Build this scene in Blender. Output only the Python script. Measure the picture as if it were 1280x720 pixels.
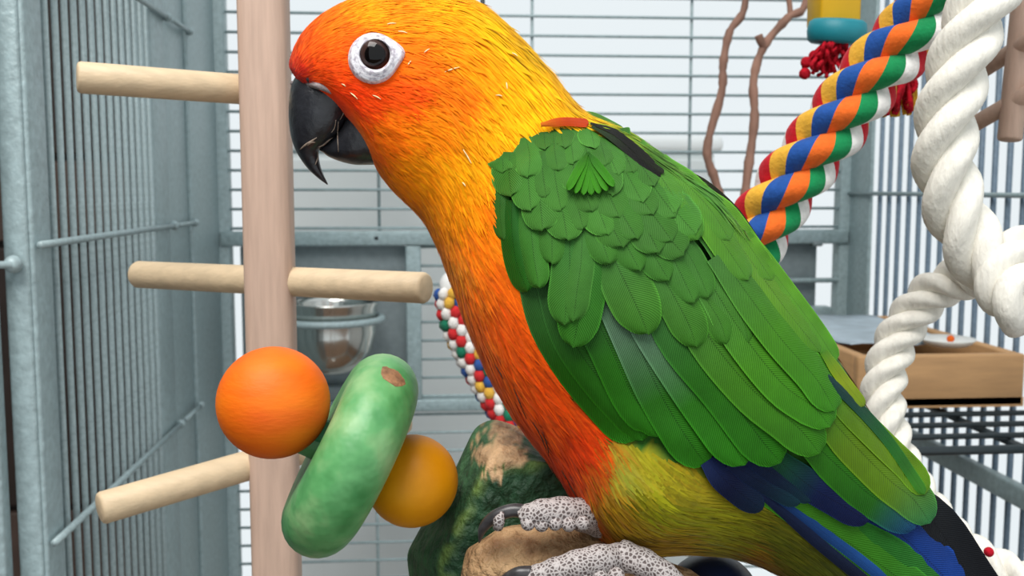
import bpy, bmesh, math, random
import numpy as np
from mathutils import Vector, Matrix, Euler, noise
from mathutils.bvhtree import BVHTree

random.seed(7)
PI = math.pi
for o in list(bpy.data.objects):
    bpy.data.objects.remove(o)
SC = bpy.context.scene
COL = SC.collection

# ------------------------------------------------------------------ camera
F = 1250.0                                   # focal length in pixels of a 1280x720 frame
CAM = Vector((0.0, 0.0, 1.30))
PITCH, YAW = math.radians(5.71), math.radians(4.57)
cam = bpy.data.cameras.new('camera')
cam_o = bpy.data.objects.new('camera', cam)
COL.objects.link(cam_o)
cam_o.location = CAM
cam_o.rotation_euler = (PI / 2 - PITCH, 0, -YAW)
cam.sensor_width = 36.0
cam.lens = F / 1280.0 * 36.0
cam.clip_start = 0.01
cam.dof.use_dof = True
cam.dof.focus_distance = 0.232
cam.dof.aperture_fstop = 38.0
SC.camera = cam_o
ROT = Euler((PI / 2 - PITCH, 0, -YAW)).to_matrix()

# ------------------------------------------------------------------ world, lamps, exposure
world = bpy.data.worlds.new('overcast_sky')
SC.world = world
world.use_nodes = True
bg = world.node_tree.nodes['Background']
bg.inputs[0].default_value = (0.90, 0.97, 1.0, 1)
bg.inputs[1].default_value = 0.92


def area_light(name, loc, target, sx, sy, power, color=(1, 1, 1)):
    l = bpy.data.lights.new(name, 'AREA')
    l.shape = 'RECTANGLE'
    l.size, l.size_y, l.energy, l.color = sx, sy, power, color
    o = bpy.data.objects.new(name, l)
    COL.objects.link(o)
    o.location = loc
    o.rotation_euler = (Vector(target) - Vector(loc)).to_track_quat('-Z', 'Y').to_euler()
    return o


area_light('ceiling_lamp', (-0.30, -0.30, 2.40), (0.05, 0.30, 1.25), 0.9, 0.7, 22, (1.0, 0.97, 0.93))
SC.view_settings.view_transform = 'Standard'
SC.view_settings.look = 'None'
SC.view_settings.exposure = 0.0
SC.view_settings.gamma = 1.0
SC.view_settings.use_curve_mapping = False


# ------------------------------------------------------------------ pixel helpers
def ray(px, py):
    return ROT @ Vector(((px - 640) / F, (360 - py) / F, -1.0))


def W(px, py, d):
    return CAM + ray(px, py) * d


def onY(px, py, y):
    r = ray(px, py)
    return CAM + r * (y / r.y)


def onX(px, py, x):
    r = ray(px, py)
    return CAM + r * (x / r.x)


def lin(c):
    out = []
    for v in c[:3]:
        v = v / 255.0
        out.append(v / 12.92 if v <= 0.04045 else ((v + 0.055) / 1.055) ** 2.4)
    return tuple(out)


def catmull(pts, n):
    """n samples per segment through pts (tuples of any length)"""
    P = [np.array(p, float) for p in pts]
    P = [2 * P[0] - P[1]] + P + [2 * P[-1] - P[-2]]
    out = []
    for i in range(1, len(P) - 2):
        for k in range(n):
            t = k / n
            a, b, c, d = P[i - 1], P[i], P[i + 1], P[i + 2]
            out.append(0.5 * (2 * b + (c - a) * t + (2 * a - 5 * b + 4 * c - d) * t * t + (3 * b - a - 3 * c + d) * t ** 3))
    out.append(P[-2])
    return out


def smooth(a, b, x):
    t = max(0.0, min(1.0, (x - a) / (b - a)))
    return t * t * (3 - 2 * t)


# ------------------------------------------------------------------ materials
MATS = {}


def new_mat(name):
    m = bpy.data.materials.new(name)
    m.use_nodes = True
    MATS[name] = m
    nt = m.node_tree
    return m, nt, nt.nodes, nt.links, nt.nodes['Principled BSDF']


def simple(name, rgb, rough=0.5, metal=0.0, nscale=0, namt=0.15, bump=0.0, bscale=None, stretch=(1, 1, 1), spec=0.5, rgb2=None, coat=0.0):
    m, nt, N, L, B = new_mat(name)
    c = lin(rgb)
    B.inputs['Base Color'].default_value = (*c, 1)
    B.inputs['Roughness'].default_value = rough
    B.inputs['Metallic'].default_value = metal
    B.inputs['Specular IOR Level'].default_value = spec
    B.inputs['Coat Weight'].default_value = coat
    if nscale:
        tc = N.new('ShaderNodeTexCoord')
        mp = N.new('ShaderNodeMapping')
        mp.inputs['Scale'].default_value = stretch
        L.new(tc.outputs['Object'], mp.inputs['Vector'])
        nz = N.new('ShaderNodeTexNoise')
        nz.inputs['Scale'].default_value = nscale
        nz.inputs['Detail'].default_value = 5
        L.new(mp.outputs[0], nz.inputs['Vector'])
        rp = N.new('ShaderNodeValToRGB')
        c2 = lin(rgb2) if rgb2 else tuple(v * (1 - namt * 2) for v in c)
        rp.color_ramp.elements[0].position = 0.3
        rp.color_ramp.elements[1].position = 0.7
        rp.color_ramp.elements[0].color = (*c2, 1)
        rp.color_ramp.elements[1].color = (*[min(1, v * (1 + namt * (0 if rgb2 else 1))) for v in c], 1)
        L.new(nz.outputs['Fac'], rp.inputs['Fac'])
        L.new(rp.outputs['Color'], B.inputs['Base Color'])
        if bump:
            src = nz
            if bscale:
                src = N.new('ShaderNodeTexNoise')
                src.inputs['Scale'].default_value = bscale
                src.inputs['Detail'].default_value = 3
                L.new(mp.outputs[0], src.inputs['Vector'])
            bp = N.new('ShaderNodeBump')
            bp.inputs['Strength'].default_value = bump
            bp.inputs['Distance'].default_value = 0.001
            L.new(src.outputs['Fac'], bp.inputs['Height'])
            L.new(bp.outputs[0], B.inputs['Normal'])
    return m


def attr_mat(name, rough=0.6, sheen=0.0, bump=0.0, bscale=300, nscale=0, namt=0.2, spec=0.4, stretch=(1, 1, 1)):
    """colour from the mesh attribute Col, with a little procedural variation"""
    m, nt, N, L, B = new_mat(name)
    at = N.new('ShaderNodeAttribute')
    at.attribute_name = 'Col'
    out = at.outputs['Color']
    tc = N.new('ShaderNodeTexCoord')
    mp = N.new('ShaderNodeMapping')
    mp.inputs['Scale'].default_value = stretch
    L.new(tc.outputs['Object'], mp.inputs['Vector'])
    if nscale:
        nz = N.new('ShaderNodeTexNoise')
        nz.inputs['Scale'].default_value = nscale
        nz.inputs['Detail'].default_value = 4
        L.new(mp.outputs[0], nz.inputs['Vector'])
        mr = N.new('ShaderNodeMapRange')
        mr.inputs['From Min'].default_value = 0.3
        mr.inputs['From Max'].default_value = 0.7
        mr.inputs['To Min'].default_value = 1 - namt
        mr.inputs['To Max'].default_value = 1 + namt
        L.new(nz.outputs['Fac'], mr.inputs['Value'])
        mx = N.new('ShaderNodeVectorMath')
        mx.operation = 'SCALE'
        L.new(out, mx.inputs[0])
        L.new(mr.outputs[0], mx.inputs['Scale'])
        out = mx.outputs[0]
    L.new(out, B.inputs['Base Color'])
    B.inputs['Roughness'].default_value = rough
    B.inputs['Sheen Weight'].default_value = sheen
    B.inputs['Specular IOR Level'].default_value = spec
    if bump:
        bz = N.new('ShaderNodeTexNoise')
        bz.inputs['Scale'].default_value = bscale
        bz.inputs['Detail'].default_value = 4
        L.new(mp.outputs[0], bz.inputs['Vector'])
        bp = N.new('ShaderNodeBump')
        bp.inputs['Strength'].default_value = bump
        bp.inputs['Distance'].default_value = 0.0006
        L.new(bz.outputs['Fac'], bp.inputs['Height'])
        L.new(bp.outputs[0], B.inputs['Normal'])
    return m


HAMMER = simple('hammered_grey_paint', (154, 173, 176), 0.42, 0.1, 260, 0.10, 0.5, 330)
BARM = simple('grey_bar_paint', (160, 178, 181), 0.45, 0.05, 400, 0.10)
BARBLUE = simple('grey_blue_bar_paint', (112, 132, 150), 0.45, 0.1, 400, 0.10)
PLATE = simple('grey_plate_paint', (128, 140, 143), 0.5, 0.1, 180, 0.06, 0.3, 300)
STEEL = simple('stainless_steel', (205, 205, 200), 0.16, 1.0)
BLACKW = simple('black_wire_coating', (38, 48, 52), 0.4)
DOWEL = simple('pale_dowel_wood', (212, 188, 154), 0.55, 0, 60, 0.06, 0.15, 200, (1, 6, 6))
POSTW = simple('pinkish_post_wood', (190, 161, 143), 0.6, 0, 70, 0.06, 0.15, 260, (8, 8, 0.6))
TWIG = simple('brown_twig_bark', (150, 112, 95), 0.75, 0, 120, 0.2, 0.8, 300, (1, 1, .3))
TRAYW = simple('tan_board', (196, 152, 105), 0.65, 0, 30, 0.08, 0.1, 200, (1, 1, 6))
PAPER = simple('white_paper', (228, 228, 224), 0.6, 0, 90, 0.04)
WROPE = simple('white_cotton', (236, 232, 222), 0.85, 0, 350, 0.06, 0.5, 700, (1, 1, .35), spec=0.2)
REDY = simple('red_yarn', (190, 20, 40), 0.9, 0, 500, 0.2, 0.6, 900, spec=0.2)
YELY = simple('yellow_yarn', (225, 175, 60), 0.9, 0, 500, 0.15, 0.6, 900, spec=0.2)
YELB = simple('yellow_painted_wood', (225, 175, 20), 0.5, 0, 60, 0.06)
TEALB = simple('teal_painted_wood', (20, 135, 150), 0.5, 0, 60, 0.06)
GRNB = simple('green_painted_bead', (30, 125, 70), 0.5, 0, 60, 0.06)
NAVYB = simple('navy_painted_bead', (22, 34, 66), 0.35, 0, 60, 0.06)
WALLW = simple('white_wall_paint', (236, 240, 240), 0.7, 0, 6, 0.01)
WALLD = simple('dark_brown_wall_paint', (40, 38, 38), 0.8, 0, 5, 0.08)
FLOORW = simple('brown_floor_wood', (120, 88, 62), 0.5, 0, 12, 0.12, 0.1, 40, (1, 9, 1))
CABM = simple('pale_grey_laminate', (222, 228, 228), 0.45, 0, 8, 0.02)
CABT = simple('pale_glossy_top', (240, 243, 243), 0.2, 0, 8, 0.02)
SHELFM = simple('dark_shelf_wood', (44, 32, 26), 0.6, 0, 20, 0.15, 0.1, 60, (1, 8, 1))
CUPM = simple('brown_door_wood', (78, 62, 54), 0.6, 0, 20, 0.15, 0.1, 60, (1, 8, 1))
CREAM = simple('cream_frame_paint', (236, 222, 196), 0.6, 0, 9, 0.03)
ROPEC = attr_mat('coloured_yarn', 0.85, 0.1, 0.5, 900, 500, 0.10, 0.2)
ORB = simple('orange_dyed_wood', (240, 118, 14), 0.55, 0, 55, 0.1, 0.12, 400, (1, 1, 3), spec=.3, rgb2=(228, 92, 10))
AMB = simple('amber_dyed_wood', (220, 148, 0), 0.5, 0, 70, 0.1, 0.12, 400, spec=.3, rgb2=(198, 124, 0))
CLAW = simple('dark_claw_horn', (62, 60, 62), 0.32, 0, 500, 0.2)


# ------------------------------------------------------------------ objects
def wl(o):
    v = Vector((0, 0, 0))
    while o:
        v += o.location
        o = o.parent
    return v


def tag(o, label, cat, group=None):
    o['label'] = label
    o['category'] = cat
    if group:
        o['group'] = group
    return o


def thing(name, loc, label, cat, group=None):
    o = bpy.data.objects.new(name, None)
    o.empty_display_size = 0.02
    COL.objects.link(o)
    o.location = loc
    return tag(o, label, cat, group)


class MB:
    """collects world-space vertices and faces for one mesh object"""

    def __init__(s):
        s.v, s.f, s.c, s.fc = [], [], [], []

    def add(s, v, f, c=None, fc=None):
        n = len(s.v)
        s.v += [tuple(p) for p in v]
        s.f += [tuple(i + n for i in q) for q in f]
        if c:
            s.c += c
        if fc:
            s.fc += fc
        return s

    def build(s, name, mat, parent=None, flat=False, uv=None, bevel=0):
        me = bpy.data.meshes.new(name)
        off = wl(parent) if parent else Vector((0, 0, 0))
        me.from_pydata([(p[0] - off.x, p[1] - off.y, p[2] - off.z) for p in s.v], [], s.f)
        me.validate()
        if bevel:
            bm = bmesh.new()
            bm.from_mesh(me)
            bmesh.ops.bevel(bm, geom=bm.edges[:], offset=bevel, segments=2, affect='EDGES', profile=0.5)
            bm.to_mesh(me)
            bm.free()
        if s.c:
            a = me.color_attributes.new('Col', 'FLOAT_COLOR', 'POINT')
            a.data.foreach_set('color', [x for c in s.c for x in (c[0], c[1], c[2], 1.0)])
        if s.fc:
            a = me.color_attributes.new('Col', 'FLOAT_COLOR', 'CORNER')
            arr = []
            for p in me.polygons:
                c = s.fc[p.index]
                arr += [c[0], c[1], c[2], 1.0] * p.loop_total
            a.data.foreach_set('color', arr)
        if uv:
            ul = me.uv_layers.new(name='UVMap')
            for lp in me.loops:
                ul.data[lp.index].uv = uv[lp.vertex_index]
        if not flat:
            me.polygons.foreach_set('use_smooth', [True] * len(me.polygons))
        me.materials.append(mat)
        me.update()
        o = bpy.data.objects.new(name, me)
        COL.objects.link(o)
        if parent:
            o.parent = parent
        return o


def box(a, b):
    x0, y0, z0 = [min(p, q) for p, q in zip(a, b)]
    x1, y1, z1 = [max(p, q) for p, q in zip(a, b)]
    v = [(x0, y0, z0), (x1, y0, z0), (x1, y1, z0), (x0, y1, z0), (x0, y0, z1), (x1, y0, z1), (x1, y1, z1), (x0, y1, z1)]
    return v, [(0, 3, 2, 1), (4, 5, 6, 7), (0, 1, 5, 4), (1, 2, 6, 5), (2, 3, 7, 6), (3, 0, 4, 7)]


def frames(pts):
    P = [Vector(p) for p in pts]
    T = []
    for i in range(len(P)):
        t = P[min(i + 1, len(P) - 1)] - P[max(i - 1, 0)]
        T.append(t.normalized() if t.length > 1e-12 else Vector((0, 0, 1)))
    up = Vector((0, 0, 1)) if abs(T[0].z) < 0.9 else Vector((1, 0, 0))
    n = T[0].cross(up).normalized()
    out = []
    for i in range(len(P)):
        if i:
            n = (n - T[i] * n.dot(T[i]))
            n.normalize()
        out.append((P[i], T[i], n, T[i].cross(n)))
    return out


def tube(pts, rad, n=12, cap=True, round_cap=0):
    fr = frames(pts)
    R = rad if hasattr(rad, '__len__') else [rad] * len(fr)
    v, f = [], []
    for (p, t, a, b), r in zip(fr, R):
        for k in range(n):
            q = 2 * PI * k / n
            v.append(p + (a * math.cos(q) + b * math.sin(q)) * r)
    for i in range(len(fr) - 1):
        for k in range(n):
            k2 = (k + 1) % n
            f.append((i * n + k, i * n + k2, (i + 1) * n + k2, (i + 1) * n + k))
    if cap:
        f.append(tuple(range(n))[::-1])
        m = (len(fr) - 1) * n
        f.append(tuple(m + k for k in range(n)))
    return v, f


def dowel(a, b, r, n=24, ch=None):
    """a round stick with small chamfers at both ends"""
    a, b = Vector(a), Vector(b)
    d = (b - a)
    L = d.length
    d /= L
    ch = r * 0.22 if ch is None else ch
    pts = [a, a + d * ch * .3, a + d * ch, b - d * ch, b - d * ch * .3, b]
    return tube(pts, [r - ch, r - ch * .35, r, r, r - ch * .35, r - ch], n)


def lathe(prof, center, axis, n=32):
    """prof: list of (distance along axis, radius)"""
    ax = Vector(axis).normalized()
    up = Vector((0, 0, 1)) if abs(ax.z) < 0.9 else Vector((1, 0, 0))
    a = ax.cross(up).normalized()
    b = ax.cross(a)
    c = Vector(center)
    v, f = [], []
    for h, r in prof:
        for k in range(n):
            q = 2 * PI * k / n
            v.append(c + ax * h + (a * math.cos(q) + b * math.sin(q)) * r)
    for i in range(len(prof) - 1):
        for k in range(n):
            k2 = (k + 1) % n
            f.append((i * n + k, i * n + k2, (i + 1) * n + k2, (i + 1) * n + k))
    f.append(tuple(range(n))[::-1])
    m = (len(prof) - 1) * n
    f.append(tuple(m + k for k in range(n)))
    return v, f


def ball(c, r, axis=(0, 0, 1), n=40, flat=0.985, m=24):
    prof = []
    for i in range(m + 1):
        q = PI * (0.5 - flat / 2) * 0 + PI * (i / m)
        q = PI * ((1 - flat) / 2 + flat * i / m)
        prof.append((-math.cos(q) * r, math.sin(q) * r))
    return lathe(prof, c, axis, n)


def shared(o, loc, parent, name=None):
    c = o.copy()
    COL.objects.link(c)
    c.parent = parent
    c.location = loc
    return c


def struct(o):
    o['kind'] = 'structure'
    return o


# ------------------------------------------------------------------ the room
YB, YF = 0.90, 0.476                     # back and front of the cage
XL = onY(272, 235, YB).x
XR = onY(1062, 235, YB).x
FLOOR_Z = 0.0
struct(MB().add(*box((-1.6, -1.5, -0.05), (1.9, 2.2, 0))).build('floor', FLOORW, flat=True))
m = MB()
m.add(*box((-1.3, 2.0, 0), (1.6, 2.1, 0.35)))
m.add(*box((-1.3, 2.0, 2.35), (1.6, 2.1, 2.6)))
m.add(*box((-1.3, 2.0, 0.35), (-0.47, 2.1, 2.35)))
m.add(*box((1.5, 2.0, 0.35), (1.6, 2.1, 2.35)))
struct(m.build('wall_back', WALLW, flat=True))
wf = struct(MB().add(*box((-0.47, 2.02, 0.35), (1.5, 2.08, 0.40))).build('window_1', CREAM, flat=True))
MB().add(*box((-0.47, 2.02, 2.30), (1.5, 2.08, 2.35))).build('window_head', CREAM, wf, flat=True)
for x in (-0.47, 1.45):
    MB().add(*box((x, 2.02, 0.40), (x + 0.05, 2.08, 2.30))).build('window_jamb', CREAM, wf, flat=True)
struct(MB().add(*box((1.6, -0.4, 0), (1.7, 2.1, 2.6))).build('wall_right', WALLW, flat=True))
struct(MB().add(*box((-1.4, -1.5, 0), (-1.3, 2.1, 2.6))).build('wall_left', WALLD, flat=True))

# cabinet behind the cage
cz = onY(600, 168, 1.25).z
cx0, cx1 = onY(335, 235, 1.25).x, onY(905, 235, 1.25).x
cab = thing('storage_cabinet', ((cx0 + cx1) / 2, 1.40, 0), 'pale grey storage cabinet standing behind the cage under the window', 'cabinet')
MB().add(*box((cx0 + .01, 1.26, 0.06), (cx1 - .01, 1.55, cz - .022))).build('body', CABM, cab, True, bevel=.003)
MB().add(*box((cx0, 1.25, cz - .022), (cx1, 1.56, cz))).build('top', CABT, cab, False, bevel=.008)
MB().add(*box((cx0 + .03, 1.29, 0), (cx1 - .03, 1.54, 0.06))).build('plinth', CABM, cab, True)
MB().add(*box((cx0 + .014, 1.245, 0.08), (cx1 - .014, 1.26, cz - .03))).build('door', CABM, cab, True, bevel=.002)

# dark cupboard at the back left, seen only between the bars
sh = thing('cupboard', (-0.88, 1.75, 0), 'dark brown wooden cupboard seen through the left cage bars', 'cupboard')
MB().add(*box((-1.29, 1.58, 0), (-0.45, 1.98, 2.1))).build('body', SHELFM, sh, True, bevel=.004)
for (x0, x1) in ((-1.28, -0.872), (-0.868, -0.46)):
    for (za, zb, mt) in ((0.06, 0.80, CUPM), (0.81, 1.21, SHELFM), (1.22, 1.34, CUPM), (1.35, 2.08, SHELFM)):
        d_ = MB().add(*box((x0, 1.562, za), (x1, 1.58, zb))).build('door', mt, sh, True, bevel=.003)
        MB().add(*ball((x1 - .04 if x0 < -1 else x0 + .04, 1.556, (za + zb) / 2), .012, n=16, m=10)).build('knob', STEEL, d_)

# ------------------------------------------------------------------ the cage
ZT, ZB = 1.66, 0.62
cage = thing('bird_cage', ((XL + XR) / 2, (YB + YF) / 2, 0), 'grey hammered-metal bird cage with open door behind the parrot', 'cage')
CO = wl(cage)


def part(name, a, b, mat=HAMMER, parent=cage, bevel=.0015):
    return MB().add(*box(a, b)).build(name, mat, parent, False if bevel else True, bevel=bevel)


# corner posts
part('post', (XL - .0135, .486, 0), (XL - .002, .500, ZT))
part('post_flange', (XL - .004, .488, 0.02), (XL, .511, ZT))
part('post', (XR, YF, 0), (XR + .02, YF + .02, ZT))
part('post', (XL - .02, YB - .004, 0), (XL + .010, YB + .012, ZT))
part('post', (XR - .010, YB - .004, 0), (XR + .02, YB + .012, ZT))
part('post_flange', (XL - .003, 0.800, ZB), (XL + .001, 0.898, ZT))
part('post_flange', (XR - .001, 0.855, ZB), (XR + .003, 0.898, ZT))
part('stile', (XL - .010, 0.700, ZB), (XL + .000, 0.737, ZT))
part('stile', (XL - .012, 0.737, ZB), (XL - .002, 0.802, ZT))
# top and bottom frame
for (a, b) in (((XL - .02, YB - .004, ZT), (XR + .02, YB + .012, ZT + .02)), ((XL - .03, YF - .006, ZT), (XR + .02, YF + .012, ZT + .02)),
               ((XL - .03, YF - .006, ZT), (XL - .004, YB + .012, ZT + .02)), ((XR, YF - .006, ZT), (XR + .02, YB + .012, ZT + .02)),
               ((XL - .02, YB - .004, ZB - .02), (XR + .02, YB + .012, ZB)), ((XL - .03, YF - .006, ZB - .02), (XR + .02, YF + .012, ZB)),
               ((XL - .03, YF - .006, ZB - .02), (XL - .004, YB + .012, ZB)), ((XR, YF - .006, ZB - .02), (XR + .02, YB + .012, ZB))):
    part('frame_rail', a, b)
# arms above the doorway from which the toys and ropes hang
for x in (0.02, 0.17, 0.30):
    part('hanging_arm', (x, 0.20, ZT + .004), (x + .012, YF, ZT + .016))
part('hanging_arm', (0.0, 0.196, ZT + .004), (0.34, 0.208, ZT + .016))
for y in (0.30, 0.34, 0.40):
    part('hanging_arm', (0.02, y - .004, ZT + .004), (0.36, y + .004, ZT + .012))
for y in (0.56, 0.62):
    part('roof_rod', (XL, y - .003, ZT + .004), (XR, y + .003, ZT + .010))


def bar_master(name, a, b, r, mat, n=8):
    return MB().add(*tube([a, b], r, n)).build(name, mat, cage)


# back wall: horizontal bars
zpx = lambda py: onY(640, py, YB).z
z0, dz = zpx(93), (zpx(93) - zpx(190.2)) / 4.03
xf0, xf1 = onY(527, 400, YB).x, onY(900, 400, YB).x
full = None
half = None
k = -40
while True:
    z = z0 + k * dz
    k += 1
    if z > ZT - .005:
        break
    if z < ZB + .01:
        continue
    if zpx(492) < z < zpx(300):
        if half is None:
            half = bar_master('bar', (xf0, YB, z), (xf1, YB, z), .0013, BARM)
            hz = z
        else:
            shared(half, (0, 0, z - hz), cage)
    else:
        if full is None:
            full = bar_master('bar', (XL, YB, z), (XR, YB, z), .0013, BARM)
            fz = z
        else:
            shared(full, (0, 0, z - fz), cage)
# upright wires of the back wall
vw = None
for px, pa, pb in ((665, -60, 288), (863, -60, 288), (472, -60, 288), (472, 505, 800), (665, 505, 800), (863, 505, 800), (612, 305, 495)):
    a, b = onY(px, pa, YB + .003), onY(px, pb, YB + .003)
    a.x = b.x = (a.x + b.x) / 2
    bar_master('upright_wire', a, b, .0014, BARM)
# cross rails of the back wall
part('cross_rail', (XL + .002, YB - .007, zpx(306)), (XR - .002, YB + .005, zpx(288)))
part('cross_rail', (XL + .002, YB - .007, zpx(511)), (XR - .002, YB + .005, zpx(496)))
# left feeder door
fx0, fx1 = onY(300, 400, YB).x, onY(508, 400, YB).x
part('feeder_plate', (fx0, YB + .008, zpx(490)), (fx1, YB + .011, zpx(307)), PLATE)
part('feeder_frame', (fx1, YB - .006, zpx(496)), (onY(527, 400, YB).x, YB + .006, zpx(306)))
part('feeder_frame', (fx0, YB - .006, zpx(345)), (fx1, YB + .004, zpx(338)), PLATE)
part('feeder_frame', (fx0, YB - .006, zpx(496)), (fx1, YB + .004, zpx(478)), PLATE)
part('latch', (onY(468, 300, YB).x, YB - .008, zpx(299)), (onY(474, 300, YB).x, YB, zpx(294)), BLACKW)
# right feeder door
gx0, gx1 = onY(915, 400, YB).x, onY(1022, 400, YB).x
part('feeder_plate', (gx0, YB + .006, zpx(392)), (gx1, YB + .009, zpx(302)), PLATE)
part('feeder_frame', (gx0, YB - .004, zpx(356)), (onY(1046, 400, YB).x, YB + .002, zpx(350)))
part('feeder_frame', (gx0, YB - .01, zpx(402)), (onY(1035, 400, YB).x, YB + .006, zpx(386)))
part('latch', (onY(1012, 305, YB).x, YB - .01, zpx(309)), (onY(1024, 305, YB).x, YB, zpx(302)), PLATE)
part('feeder_frame', (onY(893, 400, YB).x, YB - .006, zpx(496)), (gx0, YB + .006, zpx(306)))

# left wall: upright bars and rails
lb = None
y = .5195
while y < 0.70:
    if lb is None:
        lb = bar_master('side_bar', (XL - .002, y, ZB), (XL - .002, y, ZT), .0018, BARM)
        y_0 = y
    else:
        shared(lb, (0, y - y_0, 0), cage)
    y += 0.0138
for py in (283, 0, 545):
    zz = onX(205, py if py else 22, XL).z
    yy = onX(205, 283, XL).y
    bar_master('side_rail', (XL + .003, YF + .012, zz), (XL + .003, 0.735, zz), .0019, BARM)
    MB().add(*ball((XL + .003, 0.736, zz), .0034, n=12, m=8)).build('rail_end', BARM, cage)
    bar_master('side_rail', (XL + .003, 0.75, zz), (XL + .003, 0.798, zz), .0017, BARM)
    MB().add(*ball((XL + .003, 0.80, zz), .0032, n=12, m=8)).build('rail_end', BARM, cage)
# right wall
rb = None
y = YF + .03
while y < 0.855:
    if rb is None:
        rb = bar_master('side_bar', (XR + .002, y, ZB), (XR + .002, y, ZT), .0021, BARBLUE)
        y_0 = y
    else:
        shared(rb, (0, y - y_0, 0), cage)
    y += 0.0176
zz = onX(1180, 243, XR).z
bar_master('side_rail', (XR - .002, YF, zz), (XR - .002, YB, zz), .0018, BARM)
zz = onX(1210, 580, XR).z
part('side_rail', (XR - .010, YF, zz - .007), (XR - .002, YB - .004, zz + .007))
# open door folded out to the left of the front post
dr = MB().add(*box((XL - .036, .472, 0.70), (XL - .0135, .481, 1.62))).build('door', HAMMER, cage, bevel=.0015)
dz_ = onY(15, 331, .478).z
for zz in (dz_, dz_ + .22, dz_ - .22, 0.72, 1.60):
    MB().add(*tube([(XL - .30, .478, zz), (XL - .006, .478, zz)], .0018, 10)).build('door_rail', BARM, dr)
    MB().add(*ball((XL - .007, .481, zz), .0042, n=16, m=10)).build('door_hinge', BARM, dr)
for i in range(1, 10):
    x = XL - .036 - i * .026
    MB().add(*tube([(x, .478, 0.72), (x, .478, 1.60)], .002, 8)).build('door_bar', BARM, dr)

# steel feeding bowl
bc = onY(414, 378, 0.856)
bowl = thing('feeding_bowl', (bc.x, bc.y, bc.z - .062), 'stainless steel feeding bowl held in the grey feeder plate', 'bowl')
R = .0385
prof = [(-.060, .001), (-.0600, .016), (-.057, .022), (-.050, .029), (-.040, .0345), (-.026, .0375), (-.004, .0385), (0, .0405), (.0012, .0405), (.0012, .0392),
        (-.004, .0375), (-.026, .0365), (-.040, .0335), (-.050, .028), (-.056, .021), (-.0585, .001)]
MB().add(*lathe(prof, bc, (0, 0, 1), 48)).build('body', STEEL, bowl)
pp = [bc + Vector((math.cos(q) * .0428, math.sin(q) * .0428, -.014)) for q in [2 * PI * i / 40 for i in range(41)]]
MB().add(*tube(pp, .0030, 10, False)).build('bowl_ring', BARM, cage)

# wire shelf and tan tray at the right
zs = CAM.z - .143
shelf = thing('wire_shelf', (0.30, 0.57, zs), 'black coated wire shelf fixed across the right side of the cage', 'shelf')
for i, y in enumerate((0.515, 0.545, 0.572, 0.60, 0.64, 0.68, 0.72, 0.76)):
    MB().add(*tube([(0.15, y, zs), (XR - .002, y, zs)], .0018 if i else .0026, 8)).build('shelf_rod', BLACKW, shelf)
for x in (0.155, 0.245, 0.335):
    MB().add(*tube([(x, 0.51, zs - .0045), (x, 0.765, zs - .0045)], .0024, 8)).build('cross_rod', BLACKW, shelf)
tz = zs + .0032
tx0 = 0.268
tray = thing('wooden_tray', (0.32, 0.70, tz), 'tan wooden tray with raised rim lying on the black wire shelf', 'tray')
ty0, ty1, th = .605, .80, .034
MB().add(*box((tx0, ty0, tz), (XR - .006, ty1, tz + .006))).build('bottom', TRAYW, tray, True)
part('rim', (tx0, ty0, tz), (XR - .006, ty0 + .008, tz + th), TRAYW, tray)
part('rim', (tx0, ty1 - .008, tz), (XR - .006, ty1, tz + th), TRAYW, tray)
part('rim', (tx0, ty0 + .008, tz), (tx0 + .008, ty1 - .008, tz + th), TRAYW, tray)
part('rim', (XR - .014, ty0 + .008, tz), (XR - .006, ty1 - .008, tz + th), TRAYW, tray)
# folded papers and a clear lid on the tray


def sheet(name, cx, cy, z, sx, sy, mat, label, cat, curl=.004, seed=0):
    v, f = [], []
    nx, ny = 10, 8
    for j in range(ny + 1):
        for i in range(nx + 1):
            x, yv = (i / nx - .5) * sx, (j / ny - .5) * sy
            h = curl * (noise.noise(Vector((x * 30 + seed, yv * 30, seed))) * .6 + .6)
            v.append((cx + x, cy + yv, z + h))
    n0 = len(v)
    for j in range(ny + 1):
        for i in range(nx + 1):
            p = v[j * (nx + 1) + i]
            v.append((p[0], p[1], p[2] - .0008))
    for j in range(ny):
        for i in range(nx):
            a = j * (nx + 1) + i
            f.append((a, a + 1, a + nx + 2, a + nx + 1))
            f.append((n0 + a, n0 + a + nx + 1, n0 + a + nx + 2, n0 + a + 1))
    for i in range(nx):
        f.append((i, n0 + i, n0 + i + 1, i + 1))
        a = ny * (nx + 1) + i
        f.append((a, a + 1, n0 + a + 1, n0 + a))
    o = MB().add(v, f).build(name, mat)
    return tag(o, label, cat)


GREYP = simple('grey_printed_paper', (176, 190, 200), 0.5, 0, 60, 0.12)
sheet('newspaper_sheet', 0.320, 0.715, tz + th - .002, .085, .15, GREYP, 'grey newspaper sheet spread over the tan tray', 'paper', .006, 3)
dish = thing('paper_dish', (0.32, 0.632, tz + th), 'small white paper dish with an orange crumb at the rim of the tan tray', 'dish')
pc = Vector((onY(1183, 440, .632).x, .632, tz + th + .002))
dv, df = lathe([(0, .001), (0, .013), (.004, .018), (.0048, .0178), (.001, .0125), (.001, .001)], pc, (0, 0, 1), 28)
MB().add(dv, df).build('body', PAPER, dish)
MB().add(*ball(pc + Vector((-.004, -.012, .006)), .0025, n=10, m=6)).build('crumb', ORB, dish)

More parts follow.
